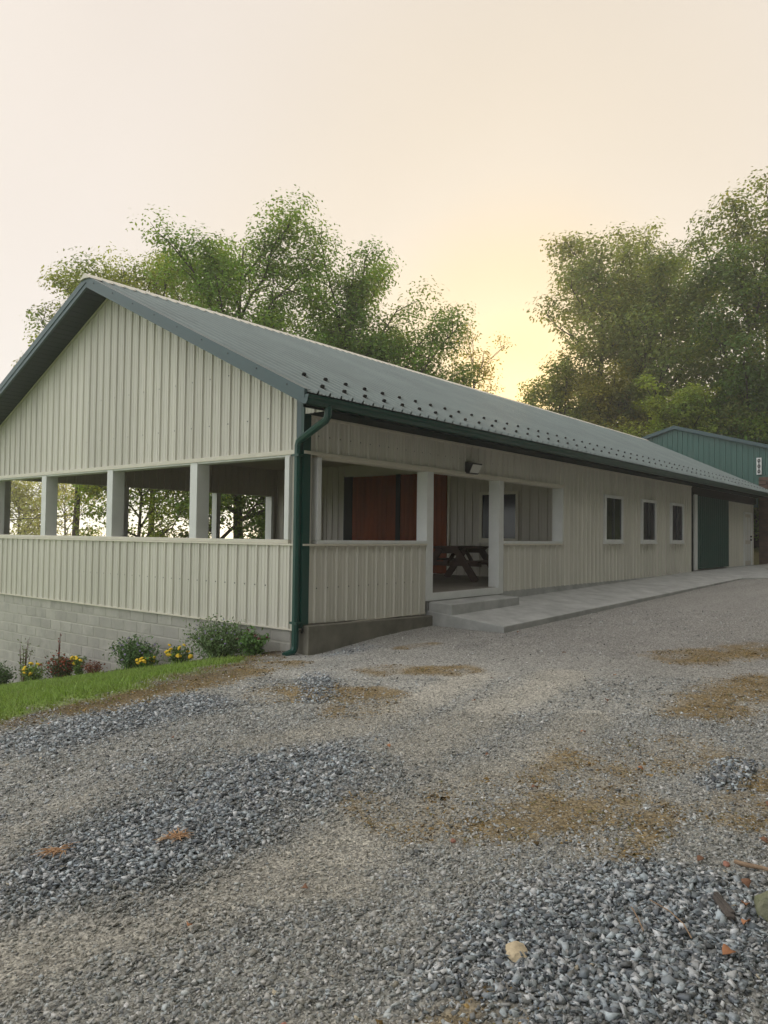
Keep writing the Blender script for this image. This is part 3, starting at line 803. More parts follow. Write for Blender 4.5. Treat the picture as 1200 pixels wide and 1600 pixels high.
st.data.materials[0] = M['darkwood']
z = 0.3
while z < 4.3:
    hh = random.choice((0.16, 0.20, 0.24)); y = 0.30
    if z + hh > 4.35: hh = 4.35 - z
    while y > -2.4:
        w = random.uniform(0.28, 0.6); p_ = random.uniform(0.0, 0.035)
        MB().box(XG + 0.03 - p_, XG + 0.062, max(-2.4, y - w) + 0.012, y - 0.012, z + 0.010, z + hh - 0.010).build('stone', 'wallstone', st)
        y -= w
    z += hh
# board with three linked black rings
S = thing('sign_board', 'small white upright sign with three black round marks on the green wall', 'sign', (XG - 0.02, 0.27, 4.40))
MB().box(-0.05, -0.02, -0.10, 0.10, 0.0, 0.72).build('board', 'signwhite', S)
rg = MB()
for zz in (0.13, 0.36, 0.59):
    ring = [(-0.054, 0.036 * math.cos(a), zz + 0.060 * math.sin(a)) for a in [2 * math.pi * k / 14 for k in range(15)]]
    rg.tube(ring, 0.022, 6, caps=False)
rg.bar((-0.055, 0, 0.19), (-0.055, 0, 0.30), 0.03, 0.012, (1, 0, 0)).bar((-0.055, 0, 0.42), (-0.055, 0, 0.53), 0.03, 0.012, (1, 0, 0))
rg.build('mark', 'black', S)

# ------------------------------------------------------------------ trees
def leaf_mesh(name, C, N, size, cols, aspect=0.55):
    """one rhombic leaf per centre C, lying roughly across normal N"""
    n = len(C)
    N = N / (np.linalg.norm(N, axis=1, keepdims=True) + 1e-9)
    ref = rng.normal(size=(n, 3)); a = np.cross(N, ref); a /= np.linalg.norm(a, axis=1, keepdims=True) + 1e-9
    b_ = np.cross(N, a)
    s = size[:, None]
    bend = N * s * rng.uniform(-0.25, 0.1, (n, 1))
    V = np.stack([C - a * s * 0.5, C + b_ * s * 0.5 * aspect + bend * 0.3, C + a * s * 0.5 + bend, C - b_ * s * 0.5 * aspect + bend * 0.3], 1).reshape(-1, 3)
    F = np.arange(n * 4).reshape(n, 4)
    return np_mesh(name, V, F, np.repeat(cols, 4, axis=0))

def tree(name, label, x, y, ztop, rad, zlow, group, green=(92, 112, 52), warm=0.15, n_limb=11, n_sub=6, per=62, leaf=0.16, trunk=0.24,
         seed=1, sparse=1.0, low=0.0, cat='tree', twist=0.0):
    rs = np.random.default_rng(seed)
    z0 = float(T(x, y)) - 0.15
    H = ztop - z0
    t = thing(name, label, cat, (x, y, z0), group)
    mb = MB()
    top = Vector((rs.normal() * 0.05 * H * 0.3, rs.normal() * 0.05 * H * 0.3, H * 0.93))
    P0 = [Vector((0, 0, 0)), Vector((rs.normal() * 0.1, rs.normal() * 0.1, H * 0.25)), Vector((rs.normal() * 0.25 + top.x * 0.4, rs.normal() * 0.25 + top.y * 0.4, H * 0.55)), top]
    tp = []
    for i in range(13):
        u = i / 12
        q = P0[0] * (1 - u) ** 3 + P0[1] * 3 * u * (1 - u) ** 2 + P0[2] * 3 * u * u * (1 - u) + P0[3] * u ** 3
        tp.append(q)
    mb.tube(tp, [trunk * (1.35 if i == 0 else 1) * (1 - 0.93 * (i / 12) ** 0.8) + 0.01 for i in range(13)], 9)
    zl = (zlow - z0) / H
    cen, nor, clv = [], [], []
    az = rs.uniform(0, 6.28)
    n_limb = int(n_limb * 1.45)
    for k in range(n_limb):
        f = zl + (0.93 - zl) * ((k + rs.uniform(-0.3, 0.3) + 0.5) / n_limb)
        f = min(max(f, zl), 0.95)
        u = f * 12; i = int(min(u, 11)); base = tp[i].lerp(tp[i + 1], u - i)
        az += 2.4 + rs.normal() * 0.35
        h = (f - zl) / (1 - zl)
        env = rad * (0.72 + 0.55 * math.sin(math.pi * min(1, 0.15 + 0.80 * (1 - h)) ** 0.9)) * (1 - 0.55 * h ** 2.2) * rs.uniform(0.80, 1.08)
        elev = 0.25 + 0.75 * h + rs.normal() * 0.15
        L = env / max(0.62, math.cos(elev)) * 0.92
        L = min(L, (ztop - z0 - base.z) / max(0.2, math.sin(elev)) * 1.02 if math.sin(elev) > 0.1 else L)
        d = Vector((math.cos(az) * math.cos(elev), math.sin(az) * math.cos(elev), math.sin(elev)))
        pts = [base + d * (L * j / 4) + Vector((0, 0, 0.06 * L * (j / 4) ** 2)) + Vector(rs.normal(size=3) * 0.03 * L * (j > 0)) for j in range(5)]
        lr = trunk * (0.42 - 0.28 * h)
        mb.tube(pts, [lr * (1 - 0.2 * j) + 0.006 for j in range(5)], 6)
        for q in range(n_sub):
            uu = 0.18 + 0.82 * (q + rs.uniform(0.2, 0.9)) / n_sub
            v = uu * 4; j = int(min(v, 3)); sb = pts[j].lerp(pts[j + 1], v - j)
            dd = (d * 0.6 + Vector(rs.normal(size=3) * 0.62) + Vector((0, 0, 0.22))).normalized()
            sl = L * rs.uniform(0.22, 0.42) * (1.15 - 0.5 * uu) + 0.25
            se = sb + dd * sl
            mb.tube([sb, sb.lerp(se, 0.55) + Vector(rs.normal(size=3) * 0.04), se], [0.030 * trunk / 0.24 * 0.8, 0.016, 0.006], 5, caps=False)
            for w in (0.35, 0.7, 1.0):
                if rs.uniform() < 0.13 + (1 - sparse): continue
                cc = sb.lerp(se, w) + Vector(rs.normal(size=3) * 0.16 * rad * 0.35)
                cen.append(cc); nor.append((cc - Vector((0, 0, H * (zl * 0.5 + 0.3)))).normalized())
                clv.append(rs.uniform(0.70, 1.25))
    trunk_o = mb.build('trunk', 'bark', t, smooth=True)
    nc = len(cen)
    cen = np.array(cen); nor = np.array(nor); clv = np.array(clv)
    cr = rad * 0.205 * rs.uniform(0.6, 1.35, nc) + 0.14
    leaf *= 0.95
    cnt = np.maximum(6, (per * 1.25 * (cr / cr.mean()) ** 1.4 * sparse)).astype(int)
    ii = np.repeat(np.arange(nc), cnt); n = len(ii)
    off = rs.normal(size=(n, 3)); off /= np.linalg.norm(off, axis=1, keepdims=True) + 1e-9
    off *= (rs.uniform(0, 1, n) ** 0.5)[:, None] * cr[ii][:, None] * np.array([1.25, 1.25, 0.75])
    C = cen[ii] + off
    C[:, 2] = np.maximum(C[:, 2], 0.3)
    N = off * 1.2 / cr[ii][:, None] + nor[ii] * 0.6 + np.array([0, 0, 0.7]) + rs.normal(size=(n, 3)) * 0.55
    base = np.array(lin(*green)) * 1.75; wm = np.array(lin(164, 150, 58))
    k = np.clip(warm + rs.normal(size=nc) * 0.13, 0, 0.8)[ii] + rs.normal(size=n) * 0.06
    k = np.clip(k, 0, 1)[:, None]
    cols = (base * (1 - k) + wm * k) * (clv[ii] * rs.uniform(0.75, 1.25, n))[:, None]
    sz = leaf * rs.uniform(0.65, 1.3, n)
    obj('crown', leaf_mesh('crown', C, N, sz, cols), 'leaf', t)
    return t

GL, GR, GP = 'trees behind the open porch', 'trees on the bank at the far right', 'far trees with fog paleness in their leaf colour'
tree('maple_tree', 'leftmost tree with thin crown showing beyond the gable peak', 10.6, 25.7, 14.6, 2.4, 4.6, GL, (100, 116, 56), 0.2, 14, 7, 78, 0.165, 0.22, seed=3)
tree('maple_tree', 'small-crowned tree between the leftmost tree and the tallest maple', 12.3, 22.1, 14.3, 2.8, 4.6, GL, (94, 110, 54), 0.18, 13, 7, 74, 0.16, 0.20, seed=5)
tree('maple_tree', 'tallest leafy maple above the roof ridge behind the porch', 13.5, 17.3, 14.9, 3.5, 3.0, GL, (84, 112, 46), 0.10, 17, 8, 92, 0.155, 0.30, seed=8)
tree('maple_tree', 'dense maple just right of the tallest one above the ridge', 17.3, 15.9, 14.3, 3.2, 3.0, GL, (82, 110, 46), 0.12, 16, 8, 90, 0.155, 0.26, seed=13)
tree('maple_tree', 'rounded dark green tree over the middle of the ridge', 19.7, 13.6, 11.7, 3.2, 3.0, GL, (78, 106, 46), 0.10, 15, 8, 86, 0.155, 0.24, seed=21)
tree('maple_tree', 'low tree sloping to the glow, right end of the left trees', 21.9, 12.9, 10.0, 2.3, 3.0, GL, (78, 98, 46), 0.14, 11, 6, 56, 0.17, 0.18, seed=25)
tree('young_tree', 'thin yellowish young tree with sparse leaves beside the bright glow', 30.0, 16.2, 14.4, 1.9, 8.0, GL, (132, 124, 62), 0.35, 12, 5, 26, 0.17, 0.10, seed=31, sparse=0.75)
tree('shrub_tree', 'dark understory tree seen through the porch opening', 11.4, 16.4, 5.6, 2.1, -0.5, GL, (70, 92, 40), 0.06, 11, 6, 50, 0.16, 0.24, seed=35)
tree('shrub_tree', 'bushy green tree seen between the two middle gable posts', 9.9, 19.4, 5.2, 2.3, -0.6, GL, (92, 112, 50), 0.15, 9, 5, 34, 0.17, 0.16, seed=37)
tree('shrub_tree', 'dark tree behind the white back post of the porch', 15.6, 16.6, 6.2, 2.0, -0.5, GL, (62, 84, 38), 0.05, 11, 6, 50, 0.16, 0.27, seed=39)

tree('bank_tree', 'broad hazy tree nearest the glow on the right bank', 40.3, 12.9, 22.0, 4.3, 5.0, GR, (96, 108, 62), 0.16, 16, 7, 60, 0.26, 0.35, seed=51)
tree('bank_tree', 'tall hazy tree standing farthest back on the right bank', 46.3, 10.6, 23.0, 4.2, 6.0, GR, (94, 106, 64), 0.14, 16, 7, 58, 0.27, 0.35, seed=52)
tree('bank_tree', 'wide middle tree filling the right bank below the hazy tops', 41.0, 9.6, 18.6, 4.8, 4.0, GR, (86, 102, 54), 0.14, 16, 7, 62, 0.26, 0.32, seed=54)
tree('bank_tree', 'tallest tree at the right edge of the picture', 40.5, 2.6, 21.0, 4.3, 5.0, GR, (84, 100, 54), 0.20, 16, 7, 62, 0.25, 0.35, seed=57)
tree('bank_tree', 'dark green tree in front of the tallest right-hand tree', 38.6, 3.0, 17.8, 3.8, 3.0, GR, (70, 92, 46), 0.10, 15, 7, 64, 0.24, 0.30, seed=59)
tree('bank_tree', 'small rounded tree at the left foot of the right bank', 37.4, 14.0, 12.6, 2.9, 2.0, GR, (96, 108, 54), 0.20, 13, 7, 54, 0.22, 0.20, seed=61)
tree('bank_tree', 'olive tree with rusty tint low on the right bank', 37.0, 10.7, 11.4, 2.9, 2.0, GR, (98, 100, 50), 0.34, 13, 7, 54, 0.22, 0.20, seed=63)
tree('bank_tree', 'bright yellow-green tree right above the green building peak', 33.6, 5.9, 9.6, 2.1, 1.5, GR, (104, 124, 54), 0.26, 13, 7, 58, 0.19, 0.16, seed=65)
tree('bank_tree', 'fresh green tree above the green building roof at right edge', 38.2, 3.1, 10.3, 3.0, 2.0, GR, (84, 116, 46), 0.16, 14, 7, 60, 0.20, 0.18, seed=67)

tree('fog_tree', 'pale fog tree seen in the leftmost porch opening', 21.7, 54.9, 5.2, 3.6, -1.0, GP, (140, 146, 90), 0.3, 13, 6, 30, 0.28, 0.20, seed=71, sparse=0.9)  # leaf colour of these far trees is paled to stand in for fog
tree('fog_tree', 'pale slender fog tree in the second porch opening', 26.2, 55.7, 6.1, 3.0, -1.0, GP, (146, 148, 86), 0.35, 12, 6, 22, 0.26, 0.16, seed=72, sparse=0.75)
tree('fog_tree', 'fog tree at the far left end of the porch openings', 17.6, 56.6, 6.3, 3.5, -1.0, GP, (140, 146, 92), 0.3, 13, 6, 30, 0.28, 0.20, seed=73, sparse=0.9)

# wood on the bank along the right side of the lot: one mass of foliage
n = 42000
bx_ = rng.uniform(-32, 52, n); by_ = -10.8 - rng.uniform(0, 1, n) ** 1.4 * 9
cl_ = fbm(bx_ * 0.45, by_ * 0.45, 61)
bz_ = T(bx_, by_) + rng.uniform(0, 1, n) ** 0.7 * (10.0 + 10.0 * sstep(0.25, 0.7, cl_))
wc = np.array(lin(80, 100, 46)) * rng.uniform(0.6, 1.3, (n, 1))
wood = obj('woodland', leaf_mesh('woodland', np.stack([bx_, by_, bz_], 1), rng.normal(size=(n, 3)) + np.array([0, 0.3, 0.8]), rng.uniform(0.5, 0.9, n), wc, 0.7), 'leaf')
tag(wood, 'dense green wood on the bank along the right side of the lot', 'wood', kind='stuff')

# overhead cable beyond the porch
cab = MB()
a, d = Vector((8.0, 66.0, 1.9)), Vector((40.0, 29.2, 6.6))
cab.tube([a.lerp(d, i / 24) - Vector((0, 0, 1.2 * (1 - (i / 12 - 1) ** 2))) for i in range(25)], 0.035, 5)
tag(cab.build('overhead_cable', 'black'), 'thin dark overhead cable crossing the sky beyond the porch', 'cable')

# ------------------------------------------------------------------ garden plants along the gable foundation
def plant(name, label, y, x, h, w, green, n_leaf, leaf, flower=None, n_fl=0, fsize=0.03, stems=18, seed=1, upright=False, cat='plant', tint=None, part='flower'):
    rs = np.random.default_rng(seed)
    z0 = float(T(x, y)) - 0.01
    t = thing(name, label, cat, (x, y, z0))
    sm = MB(); tips = []
    for k in range(stems):
        a = rs.uniform(0, 6.28); r_ = math.sqrt(rs.uniform(0, 1)); tip = Vector((math.cos(a) * r_ * w * 0.62, math.sin(a) * r_ * w, h * (rs.uniform(0.7, 1.08) if upright else (1.02 - 0.42 * r_ * r_) * rs.uniform(0.8, 1.05))))
        ba = Vector((tip.x * 0.25, tip.y * 0.25, 0)); mid = ba.lerp(tip, 0.5) + Vector((0, 0, 0.06 * h))
        sm.tube([ba, mid, tip], [0.007, 0.005, 0.002], 5, caps=False); tips.append((ba, mid, tip))
    sm.build('stem', M['stemc'] if tint is None else tint, t)
    u = rs.uniform(0.12, 1.0, n_leaf); si = rs.integers(0, stems, n_leaf)
    A = np.array([[list(q) for q in tp_] for tp_ in tips])
    B_, Mi, Ti = A[si, 0], A[si, 1], A[si, 2]
    uu = u[:, None]; C = B_ * (1 - uu) ** 2 + Mi * 2 * uu * (1 - uu) + Ti * uu * uu
    C = C + rs.normal(size=(n_leaf, 3)) * np.array([0.055, 0.065, 0.045]) * (w / 0.4)
    C[:, 2] = np.maximum(C[:, 2], 0.01)
    N = rs.normal(size=(n_leaf, 3)) * 0.8 + np.array([0, 0, 0.6])
    base = np.array(lin(*green))
    cols = base * 1.7 * rs.uniform(0.55, 1.4, (n_leaf, 1))
    if name == 'rust_plant':
        k = (rs.uniform(0, 1, n_leaf) < 0.45 * u)[:, None]; cols = np.where(k, np.array(lin(124, 62, 44)) * rs.uniform(0.6, 1.3, (n_leaf, 1)), cols)
    obj('foliage', leaf_mesh('foliage', C, N, leaf * rs.uniform(0.6, 1.3, n_leaf), cols, 0.42), 'plant', t)
    if flower:
        fm = MB(); n = 9
        for ring, (r_, zz) in enumerate(((1.0, 0.0), (0.92, 0.30), (0.5, 0.62))):
            for k in range(n):
                a = 2 * math.pi * (k + 0.5 * ring) / n; q = r_ * (1 if k % 2 else 0.82)
                fm.v.append((fsize * q * math.cos(a), fsize * q * math.sin(a), fsize * zz))
        fm.v.append((0, 0, fsize * 0.68)); fm.v.append((0, 0, -fsize * 0.4))
        for ring in range(2):
            for k in range(n):
                fm.f.append((ring * n + k, ring * n + (k + 1) % n, (ring + 1) * n + (k + 1) % n, (ring + 1) * n + k))
        for k in range(n): fm.f.append((2 * n + k, 2 * n + (k + 1) % n, 3 * n)); fm.f.append(((k + 1) % n, k, 3 * n + 1))
        fme = fm.mesh(part); fme.materials.append(M[flower])
        order = list(range(stems)); random.shuffle(order)
        for k in range(n_fl):
            ti = tips[order[k % stems]][2]
            o = obj(part, fme, None, t)
            o.location = (ti.x - abs(rs.normal()) * 0.04, ti.y + rs.normal() * 0.05, ti.z + rs.uniform(-0.05, 0.03) * (h / 0.3))
            o.rotation_euler = (rs.normal() * 0.4, -0.5 + rs.normal() * 0.3, rs.uniform(0, 6))
            s = rs.uniform(0.75, 1.2); o.scale = (s, s, s)
    return t
M['stemc'] = mat('green_stems', lin(78, 92, 56), 0.8, 0.2, 20.0)
M['stemr'] = mat('red_brown_stems', lin(92, 54, 48), 0.8, 0.2, 20.0)
plant('aster_bush', 'largest grey-green aster bush against the block foundation', 1.25, -0.42, 0.56, 0.62, (92, 112, 78), 3600, 0.052, 'mauve', 34, 0.016, 90, seed=1, cat='bush')
plant('seed_plant', 'leafy plant with dark drooping seed heads beside the downspout', 0.56, -0.36, 0.36, 0.27, (84, 112, 66), 700, 0.075, 'stemr', 6, 0.030, 26, seed=2, part='seed_head')
plant('aster_bush', 'round dark green bush with mauve flowers at its left side', 3.35, -0.45, 0.52, 0.52, (74, 100, 60), 2800, 0.052, 'mauve', 26, 0.022, 70, seed=3, cat='bush')
plant('marigold', 'yellow marigolds right of the round dark green bush', 2.72, -0.62, 0.20, 0.20, (72, 100, 48), 420, 0.06, 'yellow', 12, 0.040, 18, seed=4)
plant('marigold', 'yellow marigolds at the left foot of the largest bush', 2.02, -0.55, 0.30, 0.26, (80, 106, 52), 520, 0.06, 'yellow', 11, 0.042, 20, seed=5)
plant('rust_plant', 'rust red mounded chrysanthemum beside the block foundation', 5.65, -0.48, 0.40, 0.42, (64, 74, 46), 2200, 0.05, 'rust', 44, 0.026, 60, seed=6)
plant('marigold', 'yellow marigolds right of the rust red mound', 4.98, -0.50, 0.36, 0.18, (84, 110, 56), 420, 0.055, 'yellow', 9, 0.042, 16, seed=7, upright=True)
plant('marigold', 'yellow-flowered leafy plant left of the rust red mound', 6.55, -0.52, 0.36, 0.34, (96, 118, 60), 900, 0.06, 'yellow', 10, 0.045, 26, seed=8)
plant('withered_plant', 'low withered reddish plant in the flower bed', 4.55, -0.50, 0.26, 0.24, (104, 66, 52), 420, 0.045, None, 0, 0.03, 22, seed=9, tint='stemr')
plant('tall_weed', 'tall bare reddish stalks at the left end of the flower bed', 7.25, -0.40, 0.85, 0.26, (84, 96, 56), 160, 0.06, None, 0, 0.03, 9, seed=10, upright=True, tint='stemr')
plant('tall_weed', 'curved dark red stalk behind the rust red mound', 6.08, -0.30, 0.80, 0.14, (110, 60, 52), 40, 0.05, None, 0, 0.03, 5, seed=11, upright=True, tint='stemr')
plant('leafy_bush', 'dark leafy plant at the left edge of the picture', 7.95, -0.55, 0.46, 0.40, (62, 84, 48), 1500, 0.06, None, 0, 0.03, 36, seed=12, cat='bush')

# ------------------------------------------------------------------ grass
def in_view(x, y, margin=0.9, k=0.56, d0=2.3, d1=14):
    dx, dy = x - CAM[0], y - CAM[1]
    d = dx * math.cos(YAW) + dy * math.sin(YAW); u = dx * math.sin(YAW) - dy * math.cos(YAW)
    return (d > d0) & (d < d1) & (np.abs(u) < k * d + margin), d
n = 150000
px = rng.uniform(-8.5, 0.1, n); py = rng.uniform(-1.4, 8.0, n)
ok, dd = in_view(px, py, 0.6, 0.53, 4, 18)
q = masks(px, py)
keep = ok & (rng.uniform(0, 1, n) < np.clip(q['lawn'] * 1.0 + q['edge'] * 0.06, 0, 1))
px, py = px[keep], py[keep]; n = len(px)
lw = q['lawn'][keep]; n1 = q['n1'][keep]
pz = T(px, py) + 0.006
hgt = rng.uniform(0.02, 0.06, n) * (0.6 + 0.5 * lw) * np.where(rng.uniform(0, 1, n) < 0.03, 2.0, 1.0); az = rng.uniform(0, 6.283, n); wd = rng.uniform(0.003, 0.006, n) * 1.6
lean = rng.normal(size=(n, 2)) * 0.45
P0 = np.stack([px, py, pz], 1)
sd_ = np.stack([np.cos(az), np.sin(az), np.zeros(n)], 1) * wd[:, None]
tipv = P0 + np.stack([lean[:, 0] * hgt, lean[:, 1] * hgt, hgt], 1)
V = np.stack([P0 - sd_, P0 + sd_, tipv], 1).reshape(-1, 3)
gc = np.array(lin(158, 184, 104)) * (0.55 + 0.6 * rng.uniform(0, 1, (n, 1)))
dry = np.array(lin(134, 124, 66)); kk = np.clip((1 - lw) * 0.8 + rng.normal(size=n) * 0.12 + (n1 - 0.5) * 0.6, 0, 1)[:, None]
gc = gc * (1 - kk) + dry * kk
go = obj('lawn_grass', np_mesh('lawn_grass', V, np.arange(n * 3).reshape(n, 3), np.repeat(gc, 3, 0)), 'grass')
tag(go, 'short green lawn sloping down along the flower bed', 'grass', kind='stuff')

# ------------------------------------------------------------------ gravel
ico = bmesh.new(); bmesh.ops.create_icosphere(ico, subdivisions=1, radius=1.0)
IV = np.array([v.co[:] for v in ico.verts]); IF = np.array([[v.index for v in f_.verts] for f_ in ico.faces]); ico.free()
CV = np.array([(-1, -1, -1), (1, -1, -1), (1, 1, -1), (-1, 1, -1), (-1, -1, 1), (1, -1, 1), (1, 1, 1), (-1, 1, 1)], float) * 0.78
CFULL = np.array([(0, 3, 2), (0, 2, 1), (4, 5, 6), (4, 6, 7), (0, 1, 5), (0, 5, 4), (1, 2, 6), (1, 6, 5), (2, 3, 7), (2, 7, 6), (3, 0, 4), (3, 4, 7)])
CF = np.array([(4, 5, 6), (4, 6, 7), (0, 1, 5), (0, 5, 4), (1, 2, 6), (1, 6, 5), (2, 3, 7), (2, 7, 6), (3, 0, 4), (3, 4, 7)])
OV = np.array([(1, 0, 0), (-1, 0, 0), (0, 1, 0), (0, -1, 0), (0, 0, 1), (0, 0, -1)], float)
OF = np.array([(0, 2, 4), (2, 1, 4), (1, 3, 4), (3, 0, 4), (2, 0, 5), (1, 2, 5), (3, 1, 5), (0, 3, 5)])
HV, HF = OV[:5] - np.array([0, 0, 0.15]), OF[:4]      # shell of a chip bedded in the ground
def stones(x, y, z, size, cols, BV, BF, name, flat=(0.62, 0.28), jit=0.42, tilt=0.42):
    n = len(x); k = len(BV)
    v = BV[None] * (1 + rng.uniform(-jit, jit, (n, k, 1))) + rng.uniform(-jit, jit, (n, k, 3)) * 0.9
    sc = np.stack([np.ones(n), rng.uniform(flat[0] - 0.2, flat[0] + 0.25, n), rng.uniform(flat[1] - 0.16, flat[1] + 0.2, n)], 1) * size[:, None]
    v = v * sc[:, None, :]
    a = rng.uniform(0, 6.283, n); b_ = rng.normal(size=n) * tilt; g_ = rng.normal(size=n) * tilt
    ca, sa, cb, sb, cg, sg2 = np.cos(a), np.sin(a), np.cos(b_), np.sin(b_), np.cos(g_), np.sin(g_)
    x_, y_, z_ = v[..., 0], v[..., 1], v[..., 2]
    y_, z_ = y_ * cb[:, None] - z_ * sb[:, None], y_ * sb[:, None] + z_ * cb[:, None]
    x_, z_ = x_ * cg[:, None] + z_ * sg2[:, None], -x_ * sg2[:, None] + z_ * cg[:, None]
    x_, y_ = x_ * ca[:, None] - y_ * sa[:, None], x_ * sa[:, None] + y_ * ca[:, None]
    V = np.stack([x_ + x[:, None], y_ + y[:, None], z_ + z[:, None]], -1).reshape(-1, 3)
    F = (BF[None] + (np.arange(n) * k)[:, None, None]).reshape(-1, 3)
    return np_mesh(name, V, F, np.repeat(cols, k, 0))
PAL = np.array([lin(122, 127, 129), lin(104, 109, 113), lin(142, 143, 139), lin(78, 81, 85), lin(168, 167, 160), lin(168, 161, 146), lin(208, 205, 196), lin(150, 124, 108)])
PW = np.array([0.27, 0.22, 0.18, 0.17, 0.09, 0.05, 0.017, 0.003]); PW /= PW.sum()
def scatter(n, d0, d1, size, kind):
    """candidate points in the camera's wedge of ground, thinned by the masks"""
    d = np.sqrt(rng.uniform(d0 * d0, d1 * d1, n)); u = rng.uniform(-1, 1, n) * (0.54 * d + 0.45)
    x = CAM[0] + d * math.cos(YAW) + u * math.sin(YAW); y = CAM[1] + d * math.sin(YAW) - u * math.cos(YAW)
    q = masks(x, y)
    pr = 0.30 + 0.34 * sstep(0.38, 0.66, q['n1']) + 0.22 * sstep(-1.5, -4.0, x)
    pr = pr * (1 - 0.5 * q['dust']) * (1 - 0.55 * q['moss']) * (1 - q['lawn']) * (1 - 0.75 * q['edge'])
    pr = np.maximum(pr, q['heap'] * (1 - 0.4 * q['moss']))
    pr *= 1 - 0.55 * sstep(-2.8, 1.5, x + 0.15 * y)
    pr[(x > -0.05) & (y > -0.15)] = 0
    pr[(x > 2.98) & (y > -1.52)] = 0
    keep = rng.uniform(0, 1, n) < pr
    x, y = x[keep], y[keep]; hp = q['heap'][keep]; du = q['dust'][keep]
    near_big = np.exp(-(((x + 4.35) / 0.7) ** 2 + ((y + 6.35) / 0.45) ** 2))
    s = size * np.exp(np.clip(rng.normal(size=len(x)) * 0.42, -1.1, 0.75)) * (0.74 + 0.16 * hp + 0.22 * near_big - 0.18 * du)
    z = T(x, y) + q['hz'][keep] + 0.030 * (fbm(x * 1.1, y * 1.1, 41) - 0.5) * sstep(12, 6, np.hypot(x + 3, y + 4)) + s * rng.uniform(0.0, 0.42, len(x)) + hp * rng.uniform(0, 0.010, len(x))
    ci = rng.choice(len(PAL), len(x), p=PW)
    c_ = np.minimum(PAL[ci] * 2.65, 0.62) * rng.uniform(0.32, 1.45, (len(x), 1))
    # dusty stones where fines are packed in
    kd = np.clip(0.35 * (1 - hp) + 0.3 * du + rng.normal(size=len(x)) * 0.15, 0, 0.8)[:, None]
    c_ = c_ * (1 - kd) + np.array(lin(172, 168, 154)) * kd
    c_ = c_ * (1 - 0.10 * hp)[:, None] * (1 - hp[:, None] * np.array([0.05, 0.02, -0.01]))
    return x, y, z, s, c_
a = scatter(82000, 2.3, 4.6, 0.0098, 0)
tag(obj('loose_gravel', stones(*a, CV, CFULL, 'loose_gravel'), 'gravel'), 'loose blue-grey crushed gravel in the foreground', 'gravel', kind='stuff')
a = scatter(114000, 4.6, 8.5, 0.0105, 1)
tag(obj('loose_gravel', stones(*a, CV, CF, 'loose_gravel'), 'gravel'), 'grey crushed gravel spread over the middle of the lot', 'gravel', kind='stuff')
a = scatter(100000, 8.5, 15, 0.0120, 2)
tag(obj('loose_gravel', stones(*a, HV, HF, 'loose_gravel'), 'gravel'), 'sparse grey gravel on the packed ground near the building', 'gravel', kind='stuff')
# fine crushed chips packed between the larger stones
n = 150000
d = 2.35 + (rng.uniform(0, 1, n) ** 0.8) * 4.6; u = rng.uniform(-1, 1, n) * (0.54 * d + 0.35)
x = CAM[0] + d * math.cos(YAW) + u * math.sin(YAW); y = CAM[1] + d * math.sin(YAW) - u * math.cos(YAW)
q = masks(x, y)
keep = rng.uniform(0, 1, n) < (1 - q['lawn']) * (1 - 0.6 * q['edge']) * (1 - 0.45 * q['moss']) * (1 - 0.6 * q['heap'])
x, y = x[keep], y[keep]; s = 0.0046 * np.exp(rng.normal(size=len(x)) * 0.3) * (0.75 + 0.07 * d[keep])
z = T(x, y) + q['hz'][keep] + 0.030 * (fbm(x * 1.1, y * 1.1, 41) - 0.5) * sstep(12, 6, np.hypot(x + 3, y + 4)) + 0.012 * (fbm(x * 9, y * 9, 5) - 0.5) + s * 0.3
c_ = np.minimum(PAL[rng.choice(len(PAL), len(x), p=PW)] * 2.5, 0.65) * rng.uniform(0.35, 1.4, (len(x), 1))
kd = np.clip(0.30 + 0.3 * q['dust'][keep] + rng.normal(size=len(x)) * 0.15, 0, 0.8)[:, None]
c_ = c_ * (1 - kd) + np.array(lin(164, 158, 144)) * kd
tag(obj('fine_gravel', stones(x, y, z, s, c_, HV, HF, 'fine_gravel', (0.7, 0.5)), 'gravel'), 'fine crushed chips packed into the wheel tracks', 'gravel', kind='stuff')
# crumbly brown moss on the packed ground
n = 210000
d = np.sqrt(rng.uniform(2.4 ** 2, 10.5 ** 2, n)); u = rng.uniform(-1, 1, n) * (0.54 * d + 0.4)
x = CAM[0] + d * math.cos(YAW) + u * math.sin(YAW); y = CAM[1] + d * math.sin(YAW) - u * math.cos(YAW)
q = masks(x, y); clump = fbm(x * 6, y * 6, 23)
keep = rng.uniform(0, 1, n) < np.maximum(q['moss'] * sstep(0.28, 0.52, clump), 0.25 * q['edge'])
x, y = x[keep], y[keep]; s = 0.0078 * np.exp(rng.normal(size=len(x)) * 0.35)
z = T(x, y) + q['hz'][keep] + 0.030 * (fbm(x * 1.1, y * 1.1, 41) - 0.5) * sstep(12, 6, np.hypot(x + 3, y + 4)) + s * 0.15
mc = np.array([lin(138, 114, 70), lin(118, 98, 62), lin(158, 132, 82), lin(114, 108, 64), lin(88, 74, 52)])
c_ = mc[rng.integers(0, 5, len(x))] * rng.uniform(0.75, 1.3, (len(x), 1))
tag(obj('ground_moss', stones(x, y, z, s, c_, HV, HF, 'ground_moss', (0.8, 0.6), 0.35), 'gravel'), 'crumbly golden brown moss growing in patches on the lot', 'moss', kind='stuff')

